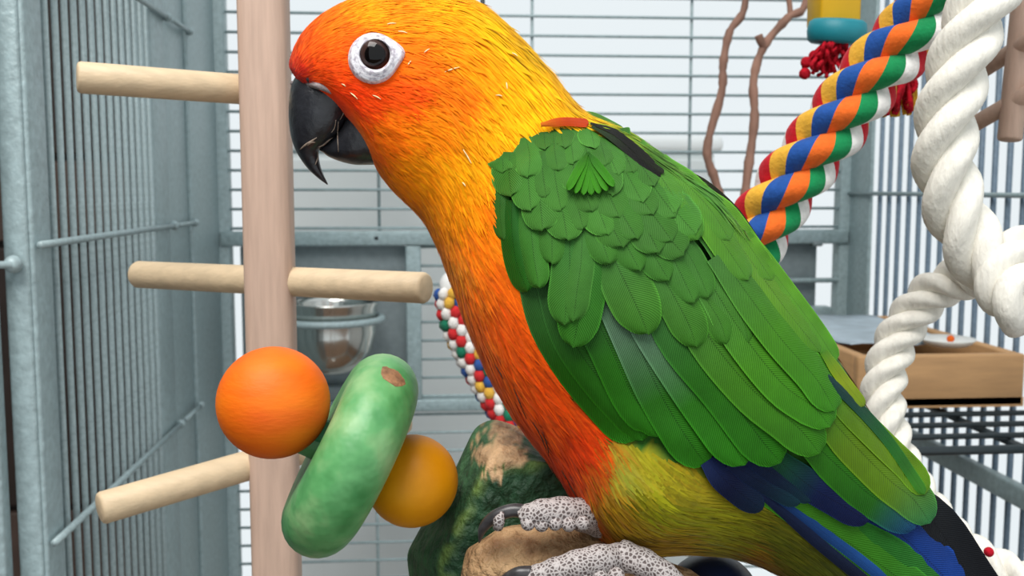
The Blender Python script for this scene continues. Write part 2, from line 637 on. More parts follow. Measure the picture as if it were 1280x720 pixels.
# ------------------------------------------------------------------ dowel perch tree (left)
PD = 0.36
pb = W(338, 360, PD)
tree = thing('dowel_perch_tree', (pb.x, pb.y, 0), 'pinkish wooden post with pale round dowels sticking out both ways', 'perch')
MB().add(*box((pb.x - .0084, pb.y - .0084, .02), (pb.x + .0084, pb.y + .0084, 1.62))).build('post', POSTW, tree, bevel=.0035)
MB().add(*box((pb.x - .05, pb.y - .05, 0), (pb.x + .05, pb.y + .05, .02))).build('base', POSTW, tree, bevel=.004)
MB().add(*dowel(W(96, 96.5, .332), W(333, 114, .360), .0053)).build('dowel', DOWEL, tree)
MB().add(*dowel(W(171, 343, .392), W(533, 360, .334), .0053)).build('dowel', DOWEL, tree)
MB().add(*dowel(W(124, 636, .334), W(508, 524, .405), .0055)).build('dowel', DOWEL, tree)

# second dowel perch, top right
p2 = thing('dowel_branch', W(1262, 178, .36), 'tan wooden stick with two thin dowels hanging behind the thick white rope', 'perch')
MB().add(*dowel(W(1262, 176, .36), W(1292, -120, .36), .0042)).build('post', TWIG if False else POSTW, p2)
MB().add(*dowel(W(1213, 158, .375), W(1300, 108, .35), .0030)).build('dowel', POSTW, p2)
MB().add(*dowel(W(1228, 88, .378), W(1310, 36, .345), .0030)).build('dowel', POSTW, p2)
MB().add(*tube([W(1292, -110, .36), Vector((W(1292, -110, .36).x, W(1292, -110, .36).y, ZT + .004))], .0012, 8)).build('cord', BLACKW, p2)


# ------------------------------------------------------------------ bead perch under the bird
def A(px, d):                                # a point on the perch's axis
    return W(px, 503 + (px - 342) * 0.517, d)


perch = thing('bead_perch', Vector((A(800, .27).x, A(800, .27).y, 0)), 'chew perch threaded with painted wooden beads that the parrot stands on', 'perch')
axis = (A(700, .262) - A(342, .238)).normalized()
MB().add(*tube([A(352, .2385), W(437, 564, .246), W(515, 601, .2535), W(572, 640, .276), A(760, .266), A(900, .266)], .0034, 12)).build('spindle', GRNB, perch)
bead = MB().add(*ball(A(342, .238), 70 * .238 / F, axis, 48)).build('bead', ORB, perch)
bead['label'] = 'orange round wooden bead'
bead = MB().add(*ball(W(515, 601, .2535), 57.5 * .2535 / F, axis, 48)).build('bead', AMB, perch)
bead['label'] = 'amber round wooden bead'
nb = W(890, 752, .262)
bead = MB().add(*ball(nb, 60 * .262 / F, axis, 40)).build('bead', NAVYB, perch)
bead['label'] = 'navy round wooden bead'
# green disc bead, seen nearly edge on
dm, nt, N, L, B = new_mat('green_dyed_wood')
tc = N.new('ShaderNodeTexCoord')
n1 = N.new('ShaderNodeTexNoise')
n1.inputs['Scale'].default_value = 75
n1.inputs['Detail'].default_value = 3
L.new(tc.outputs['Object'], n1.inputs['Vector'])
rp = N.new('ShaderNodeValToRGB')
els = rp.color_ramp.elements
els[0].position, els[0].color = .30, (*lin((48, 122, 62)), 1)
els[1].position, els[1].color = .72, (*lin((150, 186, 130)), 1)
e = els.new(.50)
e.color = (*lin((92, 158, 96)), 1)
L.new(n1.outputs['Fac'], rp.inputs['Fac'])
L.new(rp.outputs[0], B.inputs['Base Color'])
B.inputs['Roughness'].default_value = .42
n2 = N.new('ShaderNodeTexNoise')
n2.inputs['Scale'].default_value = 190
L.new(tc.outputs['Object'], n2.inputs['Vector'])
bp = N.new('ShaderNodeBump')
bp.inputs['Strength'].default_value = .5
bp.inputs['Distance'].default_value = .0012
L.new(n2.outputs['Fac'], bp.inputs['Height'])
L.new(bp.outputs[0], B.inputs['Normal'])
dd = .2465
dc = W(438, 567, dd)
dax = (W(438 + 88, 567 + 41, dd + .0030) - W(438, 567, dd)).normalized()
Rd, hd = 134 * dd / F, 44 * dd / F
prof = [(-hd * .55, .0035)]
for i in range(15):
    q = PI * (1 - i / 14)
    prof.append((math.cos(q) * hd, Rd - hd + math.sin(q) * hd))
prof = [(-hd * .93, .003), (-hd * .95, .009), (-hd, Rd - hd * 1.25)] + prof[1:] + [(hd, Rd - hd * 1.25), (hd * .95, .009), (hd * .93, .003)]
disc = MB().add(*lathe(prof, dc, dax, 64)).build('disc_bead', dm, perch)
disc['label'] = 'thick green wooden disc bead with chipped rim'
tdisc = BVHTree.FromPolygons([Vector(x.co) + wl(disc) for x in disc.data.vertices], [tuple(p.vertices) for p in disc.data.polygons])
chm = simple('bare_chip_wood', (150, 108, 74), .75, 0, 400, .25, .6, 600)
v, c = [], []
for (r_, l_) in ((1, .00002), (.9, .0003), (.5, .0002)):
    for i in range(16):
        q = 2 * PI * i / 16
        rr = r_ * (1 + .16 * math.sin(q * 2 + 1) + .07 * math.sin(q * 5))
        px, py = 491 + math.cos(q) * 13 * rr + math.sin(q) * 3 * rr, 471 + math.sin(q) * 13 * rr + math.cos(q) * 3 * rr
        h = tdisc.ray_cast(CAM, ray(px, py).normalized())
        p = h[0] if h[0] is not None else W(px, py, dd - .006)
        v.append(p - ray(px, py).normalized() * l_)
f = [(i, (i + 1) % 16, 16 + (i + 1) % 16, 16 + i) for i in range(16)] + [(16 + i, 16 + (i + 1) % 16, 32 + (i + 1) % 16, 32 + i) for i in range(16)] + [tuple(range(32, 48))]
MB().add(v, f).build('chip', chm, disc)
hub = MB().add(*dowel(dc - dax * (hd + .0045), dc - dax * hd * .4, .0052)).build('hub', dm, disc)

# big green block with a bare facet, textured front face
bmtl = attr_mat('rough_green_wood', .62, 0, 1.0, 330, 220, .45)
for n_ in bmtl.node_tree.nodes:
    if n_.type == 'BUMP':
        n_.inputs['Distance'].default_value = .002
Cc = (640, 665)


def polar(poly, n):
    out = []
    for k in range(n):
        q = 2 * PI * k / n
        dx, dy = math.cos(q), math.sin(q)
        best = 1
        for i in range(len(poly)):
            x1, y1 = poly[i][0] - Cc[0], poly[i][1] - Cc[1]
            x2, y2 = poly[(i + 1) % len(poly)][0] - Cc[0], poly[(i + 1) % len(poly)][1] - Cc[1]
            ex, ey = x2 - x1, y2 - y1
            den = dx * ey - dy * ex
            if abs(den) < 1e-9:
                continue
            t = (x1 * ey - y1 * ex) / den
            u = (x1 * dy - y1 * dx) / den
            if t > 0 and -1e-6 <= u <= 1 + 1e-6:
                best = max(best, t)
        out.append(best)
    for _ in range(2):
        out = [(out[i - 1] + 2 * out[i] + out[(i + 1) % n]) / 4 for i in range(n)]
    return out


NB = 144
Fp = polar([(608, 590), (640, 578), (690, 580), (770, 640), (800, 700), (770, 780), (620, 790), (560, 760), (556, 700), (585, 640)], NB)
Op = polar([(594, 533), (616, 523), (648, 533), (725, 605), (810, 680), (820, 760), (760, 830), (560, 820), (514, 740), (508, 692), (530, 652), (556, 614)], NB)
v, f, c = [], [], []
rings = [(Fp, i / 10, 0, .2535) for i in range(1, 11)] + [('m', i / 12, 0, 0) for i in range(1, 13)] + [(Op, .99, 0, .278), (Op, .93, 0, .282), (Op, .6, 0, .284)]
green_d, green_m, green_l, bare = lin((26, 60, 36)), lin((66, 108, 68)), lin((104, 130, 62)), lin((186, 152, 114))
for (P, t, _, d) in rings:
    for k in range(NB):
        q = 2 * PI * k / NB
        if P == 'm':
            r = Fp[k] * (1 - t) + Op[k] * t
            dep = .2535 + .019 * t ** 1.5
        else:
            r = P[k] * t
            dep = d
        px, py = Cc[0] + math.cos(q) * r, Cc[1] + math.sin(q) * r
        nz = noise.noise(Vector((px * .09, py * .09, 1.3))) * .5 + noise.noise(Vector((px * .03, py * .03, 4.3))) + .35 * noise.noise(Vector((px * .2, py * .2, 6.3)))
        rough = .0011 if P != 'm' else .0011 * (1 - t) + .0002
        dep -= nz * rough
        v.append(W(px, py, dep))
        n_ = noise.noise(Vector((px * .05, py * .05, 8)))
        fx = smooth(44, 35, math.hypot((px - 628) * 1.3, (py - 557) * 1.15 - (px - 632) * -.35) + n_ * 30 + 26 * noise.noise(Vector((px * .14, py * .14, 2))))
        fx *= 1 if py < 605 else 0
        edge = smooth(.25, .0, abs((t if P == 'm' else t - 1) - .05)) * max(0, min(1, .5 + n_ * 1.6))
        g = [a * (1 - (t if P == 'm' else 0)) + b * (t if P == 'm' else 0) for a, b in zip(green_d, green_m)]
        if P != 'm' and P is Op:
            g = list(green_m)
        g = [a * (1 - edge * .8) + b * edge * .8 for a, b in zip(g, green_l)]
        g = [a * (1 - fx) + b * fx for a, b in zip(g, bare)]
        c.append(tuple(g))
n0 = len(v)
v.append(W(*Cc, .2535))
c.append(green_d)
for i in range(len(rings) - 1):
    for k in range(NB):
        k2 = (k + 1) % NB
        f.append((i * NB + k, i * NB + k2, (i + 1) * NB + k2, (i + 1) * NB + k))
for k in range(NB):
    f.append((n0, (k + 1) % NB, k))
f.append(tuple((len(rings) - 1) * NB + k for k in range(NB)))
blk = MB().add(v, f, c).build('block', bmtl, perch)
blk['label'] = 'rough dark green wooden block with bare facet'
# bare log stub
LOGM = simple('bare_log_wood', (190, 154, 112), .7, 0, 150, .2, 1.0, 380, rgb2=(124, 88, 56))
for n_ in LOGM.node_tree.nodes:
    if n_.type == 'BUMP':
        n_.inputs['Distance'].default_value = .0025
pts, rad = [], []
for (px, py, d, r) in catmull([(602, 712, .250, 26), (608, 712, .2485, 40), (622, 712, .247, 49), (660, 709, .246, 54), (700, 709, .246, 54), (760, 725, .247, 52), (830, 752, .250, 48), (880, 775, .255, 42)], 5):
    pts.append(W(px, py, d))
    rad.append(r * d / F)
v, f = tube(pts, rad, 40)
v = [Vector(p) + Vector((noise.noise(Vector(p) * 160), noise.noise(Vector(p) * 160 + Vector((9, 9, 9))), noise.noise(Vector(p) * 160 + Vector((4, 1, 7))))) * .0009 for p in v]
log = MB().add(v, f).build('log_stub', LOGM, perch)
log['label'] = 'bare brown log stub gripped by the feet'
# stand carrying the perch, below the picture
sp = A(800, .27)
MB().add(*tube([Vector((sp.x, sp.y, .01)), Vector((sp.x, sp.y, sp.z - .002))], .006, 16)).build('stand_pole', STEEL, perch)
MB().add(*lathe([(0, .07), (.008, .07), (.012, .065), (.014, .01)], (sp.x, sp.y, 0), (0, 0, 1), 40)).build('stand_base', STEEL, perch)


# ------------------------------------------------------------------ ropes
def resample(pts, step):
    P = [Vector(p) for p in pts]
    out = [P[0].copy()]
    acc = 0.0
    for i in range(len(P) - 1):
        a, b = P[i], P[i + 1]
        L = (b - a).length
        t = step - acc
        while t <= L:
            out.append(a.lerp(b, t / L))
            t += step
        acc = (acc + L) % step if L + acc >= step else acc + L
    return out


def rope_strands(path, R, pitch, strands=3, n=14, hand=1, colors=None, twist=1.0, phase=0.0, rk=0.54, step=.0012, taper=None):
    P = resample(path, step)
    fr = frames(P)
    out = []
    for sidx in range(strands):
        cl = []
        for i, (p, t, a, b) in enumerate(fr):
            ang = hand * 2 * PI * i * step / pitch + 2 * PI * sidx / strands + phase
            k = taper(i / (len(fr) - 1)) if taper else 1
            cl.append((p + (a * math.cos(ang) + b * math.sin(ang)) * (R * (1 - rk)) * k, R * rk * k, ang, a, b, t))
        v, f, fc = [], [], []
        for i, (p, r, ang, a, b, t) in enumerate(cl):
            for k in range(n):
                q = 2 * PI * k / n + (ang if not colors else -hand * twist * 2 * PI * i * step / pitch)
                v.append(p + (a * math.cos(q) + b * math.sin(q)) * r)
        for i in range(len(cl) - 1):
            for k in range(n):
                k2 = (k + 1) % n
                f.append((i * n + k, i * n + k2, (i + 1) * n + k2, (i + 1) * n + k))
                if colors:
                    fc.append(colors[(k * len(colors) // n + sidx * 2) % len(colors)])
        f.append(tuple(range(n))[::-1])
        m_ = (len(cl) - 1) * n
        f.append(tuple(m_ + k for k in range(n)))
        if colors:
            fc += [colors[0], colors[0]]
        out.append((v, f, fc))
    return out


def path3(pts, n=10):
    return [W(*p) for p in catmull(pts, n)]


YC = [lin(c) for c in ((228, 105, 35), (15, 130, 75), (232, 230, 228), (196, 18, 38), (228, 172, 58), (32, 78, 150))][::-1]
rp_ = path3([(1200, -190, .33), (1185, -60, .33), (1150, 25, .33), (1090, 95, .332), (1040, 160, .335), (990, 225, .338), (950, 285, .342), (905, 370, .348), (870, 440, .352)])
rp_ = [Vector((rp_[0].x, rp_[0].y, ZT + .004))] + rp_
crope = thing('multicoloured_rope', rp_[-1], 'thick twisted rope of red, yellow, blue, green, orange and white yarn', 'rope')
for v, f, fc in rope_strands(rp_, .0118, .046, 3, 48, 1, YC, 1.12, .4):
    MB().add(v, f, None, fc).build('strand', ROPEC, crope)

# thick white rope
wr = path3([(1310, -150, .30), (1265, -60, .30), (1225, 10, .30), (1197, 90, .302), (1181, 170, .305), (1186, 235, .307), (1212, 300, .307), (1246, 345, .305), (1290, 372, .30), (1350, 385, .295)])
wr = [Vector((wr[0].x, wr[0].y, ZT + .004))] + wr
wrope = thing('white_cotton_rope', wr[-1], 'thick twisted white cotton rope hanging down to a knot', 'rope')
for v, f, fc in rope_strands(wr, .0098, .046, 3, 20, 1, None, 1, .6, taper=lambda t: 1.0 + .12 * smooth(.55, .35, t)):
    MB().add(v, f).build('strand', WROPE, wrope)
kn = path3([(1330, 300, .30), (1285, 312, .305), (1258, 340, .30), (1262, 378, .297), (1300, 400, .30)], 10)
for v, f, fc in rope_strands(kn, .0085, .034, 3, 18, 1, None, 1, .2):
    MB().add(v, f).build('knot_strand', WROPE, wrope)
lo = path3([(1250, 348, .322), (1215, 345, .335), (1170, 362, .345), (1132, 405, .35), (1110, 455, .35), (1104, 505, .348), (1118, 565, .345), (1150, 625, .34), (1195, 680, .335), (1250, 715, .33), (1330, 740, .32), (1420, 745, .31)], 10)
lrope = thing('white_rope_perch', lo[-1], 'thinner twisted white rope looping from the knot down behind the tail', 'rope')
for v, f, fc in rope_strands(lo, .0078, .029, 3, 20, 1, None, 1, .1):
    MB().add(v, f).build('strand', WROPE, lrope)
cap = MB().add(*ball(W(1236, 690, .318), .0016, n=14, m=8)).build('stitch', REDY, lrope)
cap['label'] = 'small red stitch'

# small braided toy behind the breast
bp_ = path3([(566, 366, .50), (572, 400, .50), (590, 440, .50), (618, 490, .50), (650, 540, .50), (690, 590, .50)], 8)
braid = thing('braided_rope_toy', bp_[0], 'small braided multicoloured rope toy hanging behind the parrot breast', 'toy')
P = resample(bp_, .0016)
fr = frames(P)
mb = MB()
pal = [lin(c) for c in ((205, 45, 48), (235, 232, 228), (228, 178, 70), (48, 84, 150), (235, 232, 228), (30, 120, 90), (205, 45, 48))]
ii = 0
for i in range(0, len(fr), 3):
    p, t, a, b = fr[i]
    for k in range(9):
        q = 2 * PI * (k + .5 * ((i // 3) % 2)) / 9
        cc = p + (a * math.cos(q) + b * math.sin(q)) * .0072
        v, f = lathe([(-.0034, .0006), (-.0024, .0020), (0, .0029), (.0024, .0020), (.0034, .0006)], cc, (t + (a * -math.sin(q) + b * math.cos(q)) * .5), 8)
        col = random.choice(pal)
        mb.add(v, f, [col] * len(v))
mb.build('braid', ROPEC, braid)
cpm = simple('white_plastic', (238, 238, 236), .35, 0, 20, .02)
MB().add(*ball(W(570, 358, .50), .0085, (1, 0, .3), 24, .7)).build('end_cap', cpm, braid)
MB().add(*tube([W(578, 352, .50), W(600, 300, .50), Vector((W(604, 250, .50).x, W(604, 250, .50).y, W(604, 250, .5).z)), Vector((W(604, 250, .50).x, W(604, 250, .50).y, ZT + .004))], .0011, 8)).build('cord', BLACKW, braid)

# two twigs
for i, (pts, lab) in enumerate((
        ([(925, -120, .6), (932, 0, .6), (912, 40, .6), (904, 80, .6), (902, 115, .6), (884, 185, .6), (894, 225, .6), (905, 262, .6)], 'crooked brown twig with a sharp bend hanging inside the cage'),
        ([(1020, -120, .585), (1008, 0, .585), (985, 22, .585), (955, 58, .585), (942, 100, .585), (943, 150, .585), (934, 220, .585), (928, 275, .585)], 'straighter brown twig with a side shoot hanging inside the cage'))):
    pth = path3(pts, 8)
    pth = [Vector((pth[0].x, pth[0].y, ZT + .008))] + pth
    tw = thing('twig', pth[-1], lab, 'twig', 'twigs hanging in the cage')
    v, f = tube(pth, [.0022 + .0003 * math.sin(j * 1.1) + .0002 * math.sin(j * 2.7) + .0006 * j / len(pth) for j in range(len(pth))], 12)
    MB().add(v, f).build('stem', TWIG, tw)
    if i:
        v, f = tube(path3([(988, 20, .585), (986, 0, .585), (978, -30, .585)], 6), .0016, 10)
        MB().add(v, f).build('side_shoot', TWIG, tw)
        v, f = tube(path3([(956, 60, .585), (951, 52, .583), (948, 44, .582)], 4), .0024, 10)
        MB().add(v, f).build('side_shoot', TWIG, tw)

# hanging block toy
td = .44
toy = thing('hanging_block_toy', W(1050, 60, td), 'hanging toy of a yellow block and teal ring with red yarn', 'toy')
a, b = W(1026, 30, td - .006), W(1078, -70, td - .006)
MB().add(*box((a.x, a.y, a.z), (b.x, a.y + .018, b.z))).build('block', YELB, toy, bevel=.0015)
MB().add(*tube([W(1052, -60, td), Vector((W(1052, -60, td).x, W(1052, -60, td).y, ZT + .004))], .001, 8)).build('cord', REDY, toy)
rc = W(1046, 40, td)
MB().add(*lathe([(-.0052, .002), (-.0052, .0105), (-.004, .0122), (0, .0128), (.004, .0122), (.0052, .0105), (.0052, .002)], rc, (0.05, -.1, 1), 32)).build('ring', TEALB, toy)
mb = MB()
random.seed(3)
for i in range(46):
    x = 1040 + random.gauss(0, 9)
    pts = [(1046 + random.gauss(0, 5), 48, td)]
    xx, yy = pts[0][0], 48
    for j in range(4):
        xx += random.gauss(-3.5, 6)
        yy += random.uniform(5, 14)
        pts.append((xx, yy, td + random.gauss(0, .004)))
    mb.add(*tube(path3(pts, 3), .0009, 6))
mb.build('yarn_tuft', REDY, toy)['kind'] = 'stuff'
for (x, y) in ((1008, 78), (1006, 92), (1018, 70)):
    MB().add(*ball(W(x, y, td), .0026, n=12, m=8)).build('yarn_knot', REDY, toy)
mb = MB()
for i in range(50):
    x = 1114 + random.gauss(0, 12)
    y = 98 + random.uniform(0, 34)
    mb.add(*tube(path3([(1132 + random.gauss(0, 5), 78, .37), (x, y, .37 + random.gauss(0, .003)), (x + random.gauss(-4, 5), y + random.uniform(5, 16), .37)], 3), .0009, 6))
fr1 = thing('yarn_tassel', W(1125, 130, .37), 'red and yellow yarn tassel hanging behind the multicoloured rope', 'tassel')
mb.build('red_threads', REDY, fr1)['kind'] = 'stuff'
mb = MB()
for i in range(22):
    x = 1116 + random.gauss(0, 10)
    mb.add(*tube(path3([(1132 + random.gauss(0, 4), 80, .373), (x, 110, .373), (x + random.gauss(0, 5), 138 + random.uniform(0, 9), .373)], 3), .0008, 6))
mb.build('yellow_threads', YELY, fr1)['kind'] = 'stuff'
MB().add(*ball(W(1150, 73, .372), .0038, n=16, m=10)).build('bead', GRNB, fr1)
MB().add(*tube([W(1134, 82, .372), W(1150, 73, .372), Vector((W(1150, 73, .372).x, W(1150, 73, .372).y, ZT + .004))], .0009, 8)).build('cord', REDY, fr1)

# ------------------------------------------------------------------ the parrot
BD = 0.25                                    # distance of the bird's middle plane
ST = [  # belly/chin outline, crown/back outline, half thickness (m)
    (374, 104, 366, 92, .0030), (398, 120, 364, 76, .0085), (428, 142, 378, 44, .0125), (452, 175, 408, 16, .0148),
    (470, 208, 452, -4, .0165), (489, 234, 508, -13, .0178), (509, 253, 562, -8, .0184), (529, 273, 606, 10, .0186),
    (546, 302, 650, 50, .0190), (560, 336, 690, 96, .0205), (575, 376, 728, 142, .0235), (592, 421, 785, 168, .0270),
    (616, 473, 843, 208, .0295), (648, 526, 895, 246, .0298), (688, 577, 938, 302, .0290), (718, 622, 978, 352, .0275),
    (742, 664, 1018, 402, .0255), (785, 694, 1052, 456, .0225), (852, 690, 1082, 508, .0185), (915, 694, 1110, 560, .0145),
    (975, 716, 1138, 612, .0105), (1050, 765, 1166, 664, .0070), (1120, 810, 1196, 716, .0045), (1190, 860, 1235, 790, .0030)]
STI = catmull(ST, 6)
NS = len(STI)


def body_pt(s, th):
    """s in 0..NS-1, th angle: 0 = back, pi/2 = near side, pi = belly"""
    i = max(0, min(NS - 2, int(s)))
    t = s - i
    a = STI[i] * (1 - t) + STI[i + 1] * t
    c, sn = math.cos(th), math.sin(th)
    e = 2 / 2.25
    c = math.copysign(abs(c) ** e, c)
    sn = math.copysign(abs(sn) ** e, sn)
    px = (a[0] + a[2]) / 2 + (a[2] - a[0]) / 2 * c
    py = (a[1] + a[3]) / 2 + (a[3] - a[1]) / 2 * c
    w = -a[4] * sn
    if sn > 0:                               # the feathered near thigh
        w -= .013 * sn ** .6 * math.exp(-((px - 808) / 66) ** 2 - ((py - 632) / 58) ** 2)
    return px, py, w


CP = [(366, 98, 225, 40, 25), (375, 66, 246, 95, 12), (395, 90, 250, 80, 8), (400, 45, 252, 120, 6), (440, 15, 255, 158, 4), (480, 30, 255, 140, 4), (430, 115, 250, 62, 4), (425, 60, 252, 92, 6),
      (500, 118, 252, 80, 4), (460, 125, 252, 72, 4), (515, 75, 252, 110, 4), (540, 60, 252, 140, 4), (480, 150, 255, 118, 2), (465, 185, 255, 120, 2), (520, 150, 255, 135, 2), (560, 110, 250, 118, 5), (580, 75, 252, 150, 3),
      (530, 0, 248, 165, 2), (590, 20, 232, 175, 5), (640, 45, 222, 170, 8), (660, 80, 242, 180, 6), (620, 90, 252, 175, 3), (700, 130, 240, 182, 10), (650, 130, 253, 178, 2), (600, 150, 253, 165, 2),
      (480, 215, 252, 145, 2), (520, 210, 254, 152, 2), (560, 200, 254, 165, 2), (600, 200, 250, 160, 3), (540, 260, 248, 150, 6), (570, 250, 252, 150, 4), (610, 240, 250, 125, 2), (590, 290, 248, 125, 4),
      (560, 320, 240, 145, 30), (575, 350, 240, 120, 14), (610, 330, 242, 105, 4), (620, 380, 240, 90, 4), (595, 400, 240, 112, 18), (640, 420, 240, 88, 3), (615, 460, 236, 98, 14), (670, 470, 240, 78, 2),
      (650, 510, 226, 82, 10), (720, 540, 232, 62, 2), (690, 570, 225, 66, 6), (700, 600, 222, 62, 6), (730, 580, 205, 88, 8), (725, 635, 200, 88, 12),
      (745, 600, 175, 130, 14), (770, 580, 146, 146, 44), (800, 570, 140, 132, 18), (760, 640, 168, 132, 10), (800, 620, 148, 148, 16), (840, 600, 136, 122, 12), (790, 670, 170, 132, 8), (850, 650, 140, 138, 12),
      (880, 660, 112, 110, 10), (930, 665, 84, 88, 8), (980, 700, 70, 76, 8), (900, 690, 120, 80, 12), (1050, 760, 50, 70, 10), (1110, 690, 22, 40, 70), (1160, 690, 18, 24, 40), (1130, 770, 20, 40, 60), (1060, 700, 40, 60, 40), (1200, 780, 16, 20, 34),  # lower belly olives set darker: underside shade is held in the colour
      (740, 150, 120, 150, 30), (780, 165, 70, 120, 40), (850, 215, 70, 130, 40)]
CPA = np.array([(a, b, *lin((c, d, e))) for a, b, c, d, e in CP])
WING = [(735, 152), (700, 158), (655, 172), (625, 200), (614, 250), (618, 302), (640, 372), (664, 430), (700, 490), (750, 543), (790, 558), (830, 575), (880, 592), (930, 640), (990, 632), (1060, 655), (1140, 668), (1166, 655),
        (1140, 600), (1120, 562), (1082, 492), (1030, 412), (980, 352), (940, 300), (905, 255), (850, 215), (790, 172)]


def inside(poly, x, y):
    r = False
    j = len(poly) - 1
    for i in range(len(poly)):
        xi, yi = poly[i]
        xj, yj = poly[j]
        if (yi > y) != (yj > y) and x < (xj - xi) * (y - yi) / (yj - yi) + xi:
            r = not r
        j = i
    return r


def edge_dist(poly, x, y):
    best = 1e9
    for i in range(len(poly)):
        x1, y1 = poly[i]
        x2, y2 = poly[(i + 1) % len(poly)]
        dx, dy = x2 - x1, y2 - y1
        t = max(0, min(1, ((x - x1) * dx + (y - y1) * dy) / (dx * dx + dy * dy)))
        best = min(best, math.hypot(x - x1 - t * dx, y - y1 - t * dy))
    return best


def plumage_col(px, py):
    d2 = (CPA[:, 0] - px) ** 2 + (CPA[:, 1] - py) ** 2
    w = 1.0 / (d2 + 120.0) ** 2
    c = (CPA[:, 2:] * w[:, None]).sum(0) / w.sum()
    return c


WG = lin((44, 92, 26))
bird = thing('parrot', W(720, 668, .244), 'orange and yellow parrot with green wings perching in profile', 'parrot')

# body: one continuous mesh
NR = 48
v, f, c = [], [], []
for i in range(NS):
    for k in range(NR):
        th = 2 * PI * k / NR
        px, py, w = body_pt(i, th)
        v.append(W(px, py, BD + w))
        c.append(tuple(WG) if inside(WING, px, py) else tuple(plumage_col(px, py)))
for i in range(NS - 1):
    for k in range(NR):
        k2 = (k + 1) % NR
        f.append((i * NR + k, (i + 1) * NR + k, (i + 1) * NR + k2, i * NR + k2))
f.append(tuple(range(NR)))
f.append(tuple((NS - 1) * NR + k for k in range(NR))[::-1])
PLUM = attr_mat('soft_plumage', .75, .05, .4, 500, 300, .10, .12)
MB().add(v, f, c).build('body', PLUM, bird)
bvh = BVHTree.FromPolygons([Vector(p) for p in v], f)

# depth of the near body surface on a pixel grid
GX0, GY0, GS = 330, -60, 6
GW, GH = 170, 160
grid = np.full((GH, GW), np.nan)
for j in range(GH):
    for i in range(GW):
        r = ray(GX0 + i * GS, GY0 + j * GS)
        L_ = r.length
        h = bvh.ray_cast(CAM, r / L_)
        if h[0] is not None:
            grid[j, i] = h[3] / L_ - BD
for it in range(30):
    bad = np.isnan(grid)
    if not bad.any():
        break
    pad = np.pad(grid, 1, constant_values=np.nan)
    st = np.stack([pad[1 + a:1 + a + GH, 1 + b:1 + b + GW] for a in (-1, 0, 1) for b in (-1, 0, 1)])
    cnt = (~np.isnan(st)).sum(0)
    avg = np.where(cnt > 0, np.nansum(st, 0) / np.maximum(cnt, 1), np.nan)
    grid = np.where(bad, np.minimum(avg + .0012, .004), grid)
grid = np.where(np.isnan(grid), .004, grid)
for _ in range(2):
    p = np.pad(grid, 1, mode='edge')
    grid = (p[:-2, 1:-1] + p[2:, 1:-1] + p[1:-1, :-2] + p[1:-1, 2:] + 2 * grid) / 6


def surf(px, py):
    x = max(0, min(GW - 1.001, (px - GX0) / GS))
    y = max(0, min(GH - 1.001, (py - GY0) / GS))
    i, j = int(x), int(y)
    a, b = x - i, y - j
    return (grid[j, i] * (1 - a) + grid[j, i + 1] * a) * (1 - b) + (grid[j + 1, i] * (1 - a) + grid[j + 1, i + 1] * a) * b


# soft body plumage: thousands of tiny strands, joined
random.seed(11)
BEAKBASE = [(360, 104), (366, 100), (385, 101), (412, 106), (438, 130), (452, 160), (468, 205), (440, 215), (350, 230), (350, 110)]
TAILP = [(968, 628), (1160, 640), (1260, 760), (1100, 760), (1030, 700)]
mb = MB()
NRM = []


def strand(s, th, ds, width, lift, dth=0.0):
    a = body_pt(s, th)
    if inside(WING, a[0], a[1]) and edge_dist(WING, a[0], a[1]) > (7 if a[1] < 260 else 2) + (12 if math.sin(th) < -.2 else 0):
        return
    e_ = math.hypot(a[0] - 467, (a[1] - 72) * 1.0)
    if e_ < 34 and math.sin(th) > 0:
        return
    if inside(BEAKBASE, a[0], a[1]) or a[0] > 1075 or inside(TAILP, a[0], a[1]):
        return
    if a[1] > 260 and a[0] < 900 and math.sin(th) > 0:
        lift *= .25 + .75 * smooth(8, 50, edge_dist(WING, a[0], a[1]))
    col = plumage_col(a[0] + random.gauss(0, 3), a[1] + random.gauss(0, 3))
    k = random.uniform(.90, 1.10)
    if random.random() < .03:
        k *= .7
    col = (min(1, col[0] * k), min(1, col[1] * k * random.uniform(.9, 1.1)), col[2] * k)
    pts = []
    NSEG = 4
    for j in range(NSEG + 1):
        t = j / NSEG
        q = body_pt(min(NS - 1.01, s + ds * t), th + dth * t)
        pts.append(W(q[0], q[1], BD + q[2]))
    q0 = body_pt(s, th + .02)
    side = (W(q0[0], q0[1], BD + q0[2]) - pts[0])
    if side.length < 1e-9:
        return
    d = (pts[-1] - pts[0])
    if d.length < 1e-7:
        return
    nrm = d.cross(side).normalized()
    ctr = W(*body_pt(s, th)[:2], BD)
    cc = STI[int(s)]
    mid = W((cc[0] + cc[2]) / 2, (cc[1] + cc[3]) / 2, BD)
    if nrm.dot(pts[0] - mid) < 0:
        nrm = -nrm
    sd = nrm.cross(d).normalized()
    tilt = random.gauss(0, .06)
    vs, cs = [], []
    nv = (nrm + Vector((random.gauss(0, .12), random.gauss(0, .12), random.gauss(0, .12)))).normalized()
    NRM.extend([tuple(nv)] * (3 * len(pts)))
    for j, p in enumerate(pts):
        t = j / NSEG
        hw = width * (.55 + .45 * math.sin(PI * min(1, t * .9 + .15))) * (1 - t ** 3 * .85)
        b_ = p + nrm * (.00012 + lift * t)
        vs += [b_ - sd * hw - nrm * tilt * hw, b_ + nrm * hw * .25, b_ + sd * hw + nrm * tilt * hw]
        g = .95 + .1 * t
        cs += [tuple(min(1, x * g) for x in col)] * 3
    fs = []
    for j in range(NSEG):
        for k2 in (0, 1):
            fs.append((j * 3 + k2 + 3, j * 3 + k2 + 4, j * 3 + k2 + 1, j * 3 + k2))
    mb.add(vs, fs, cs)


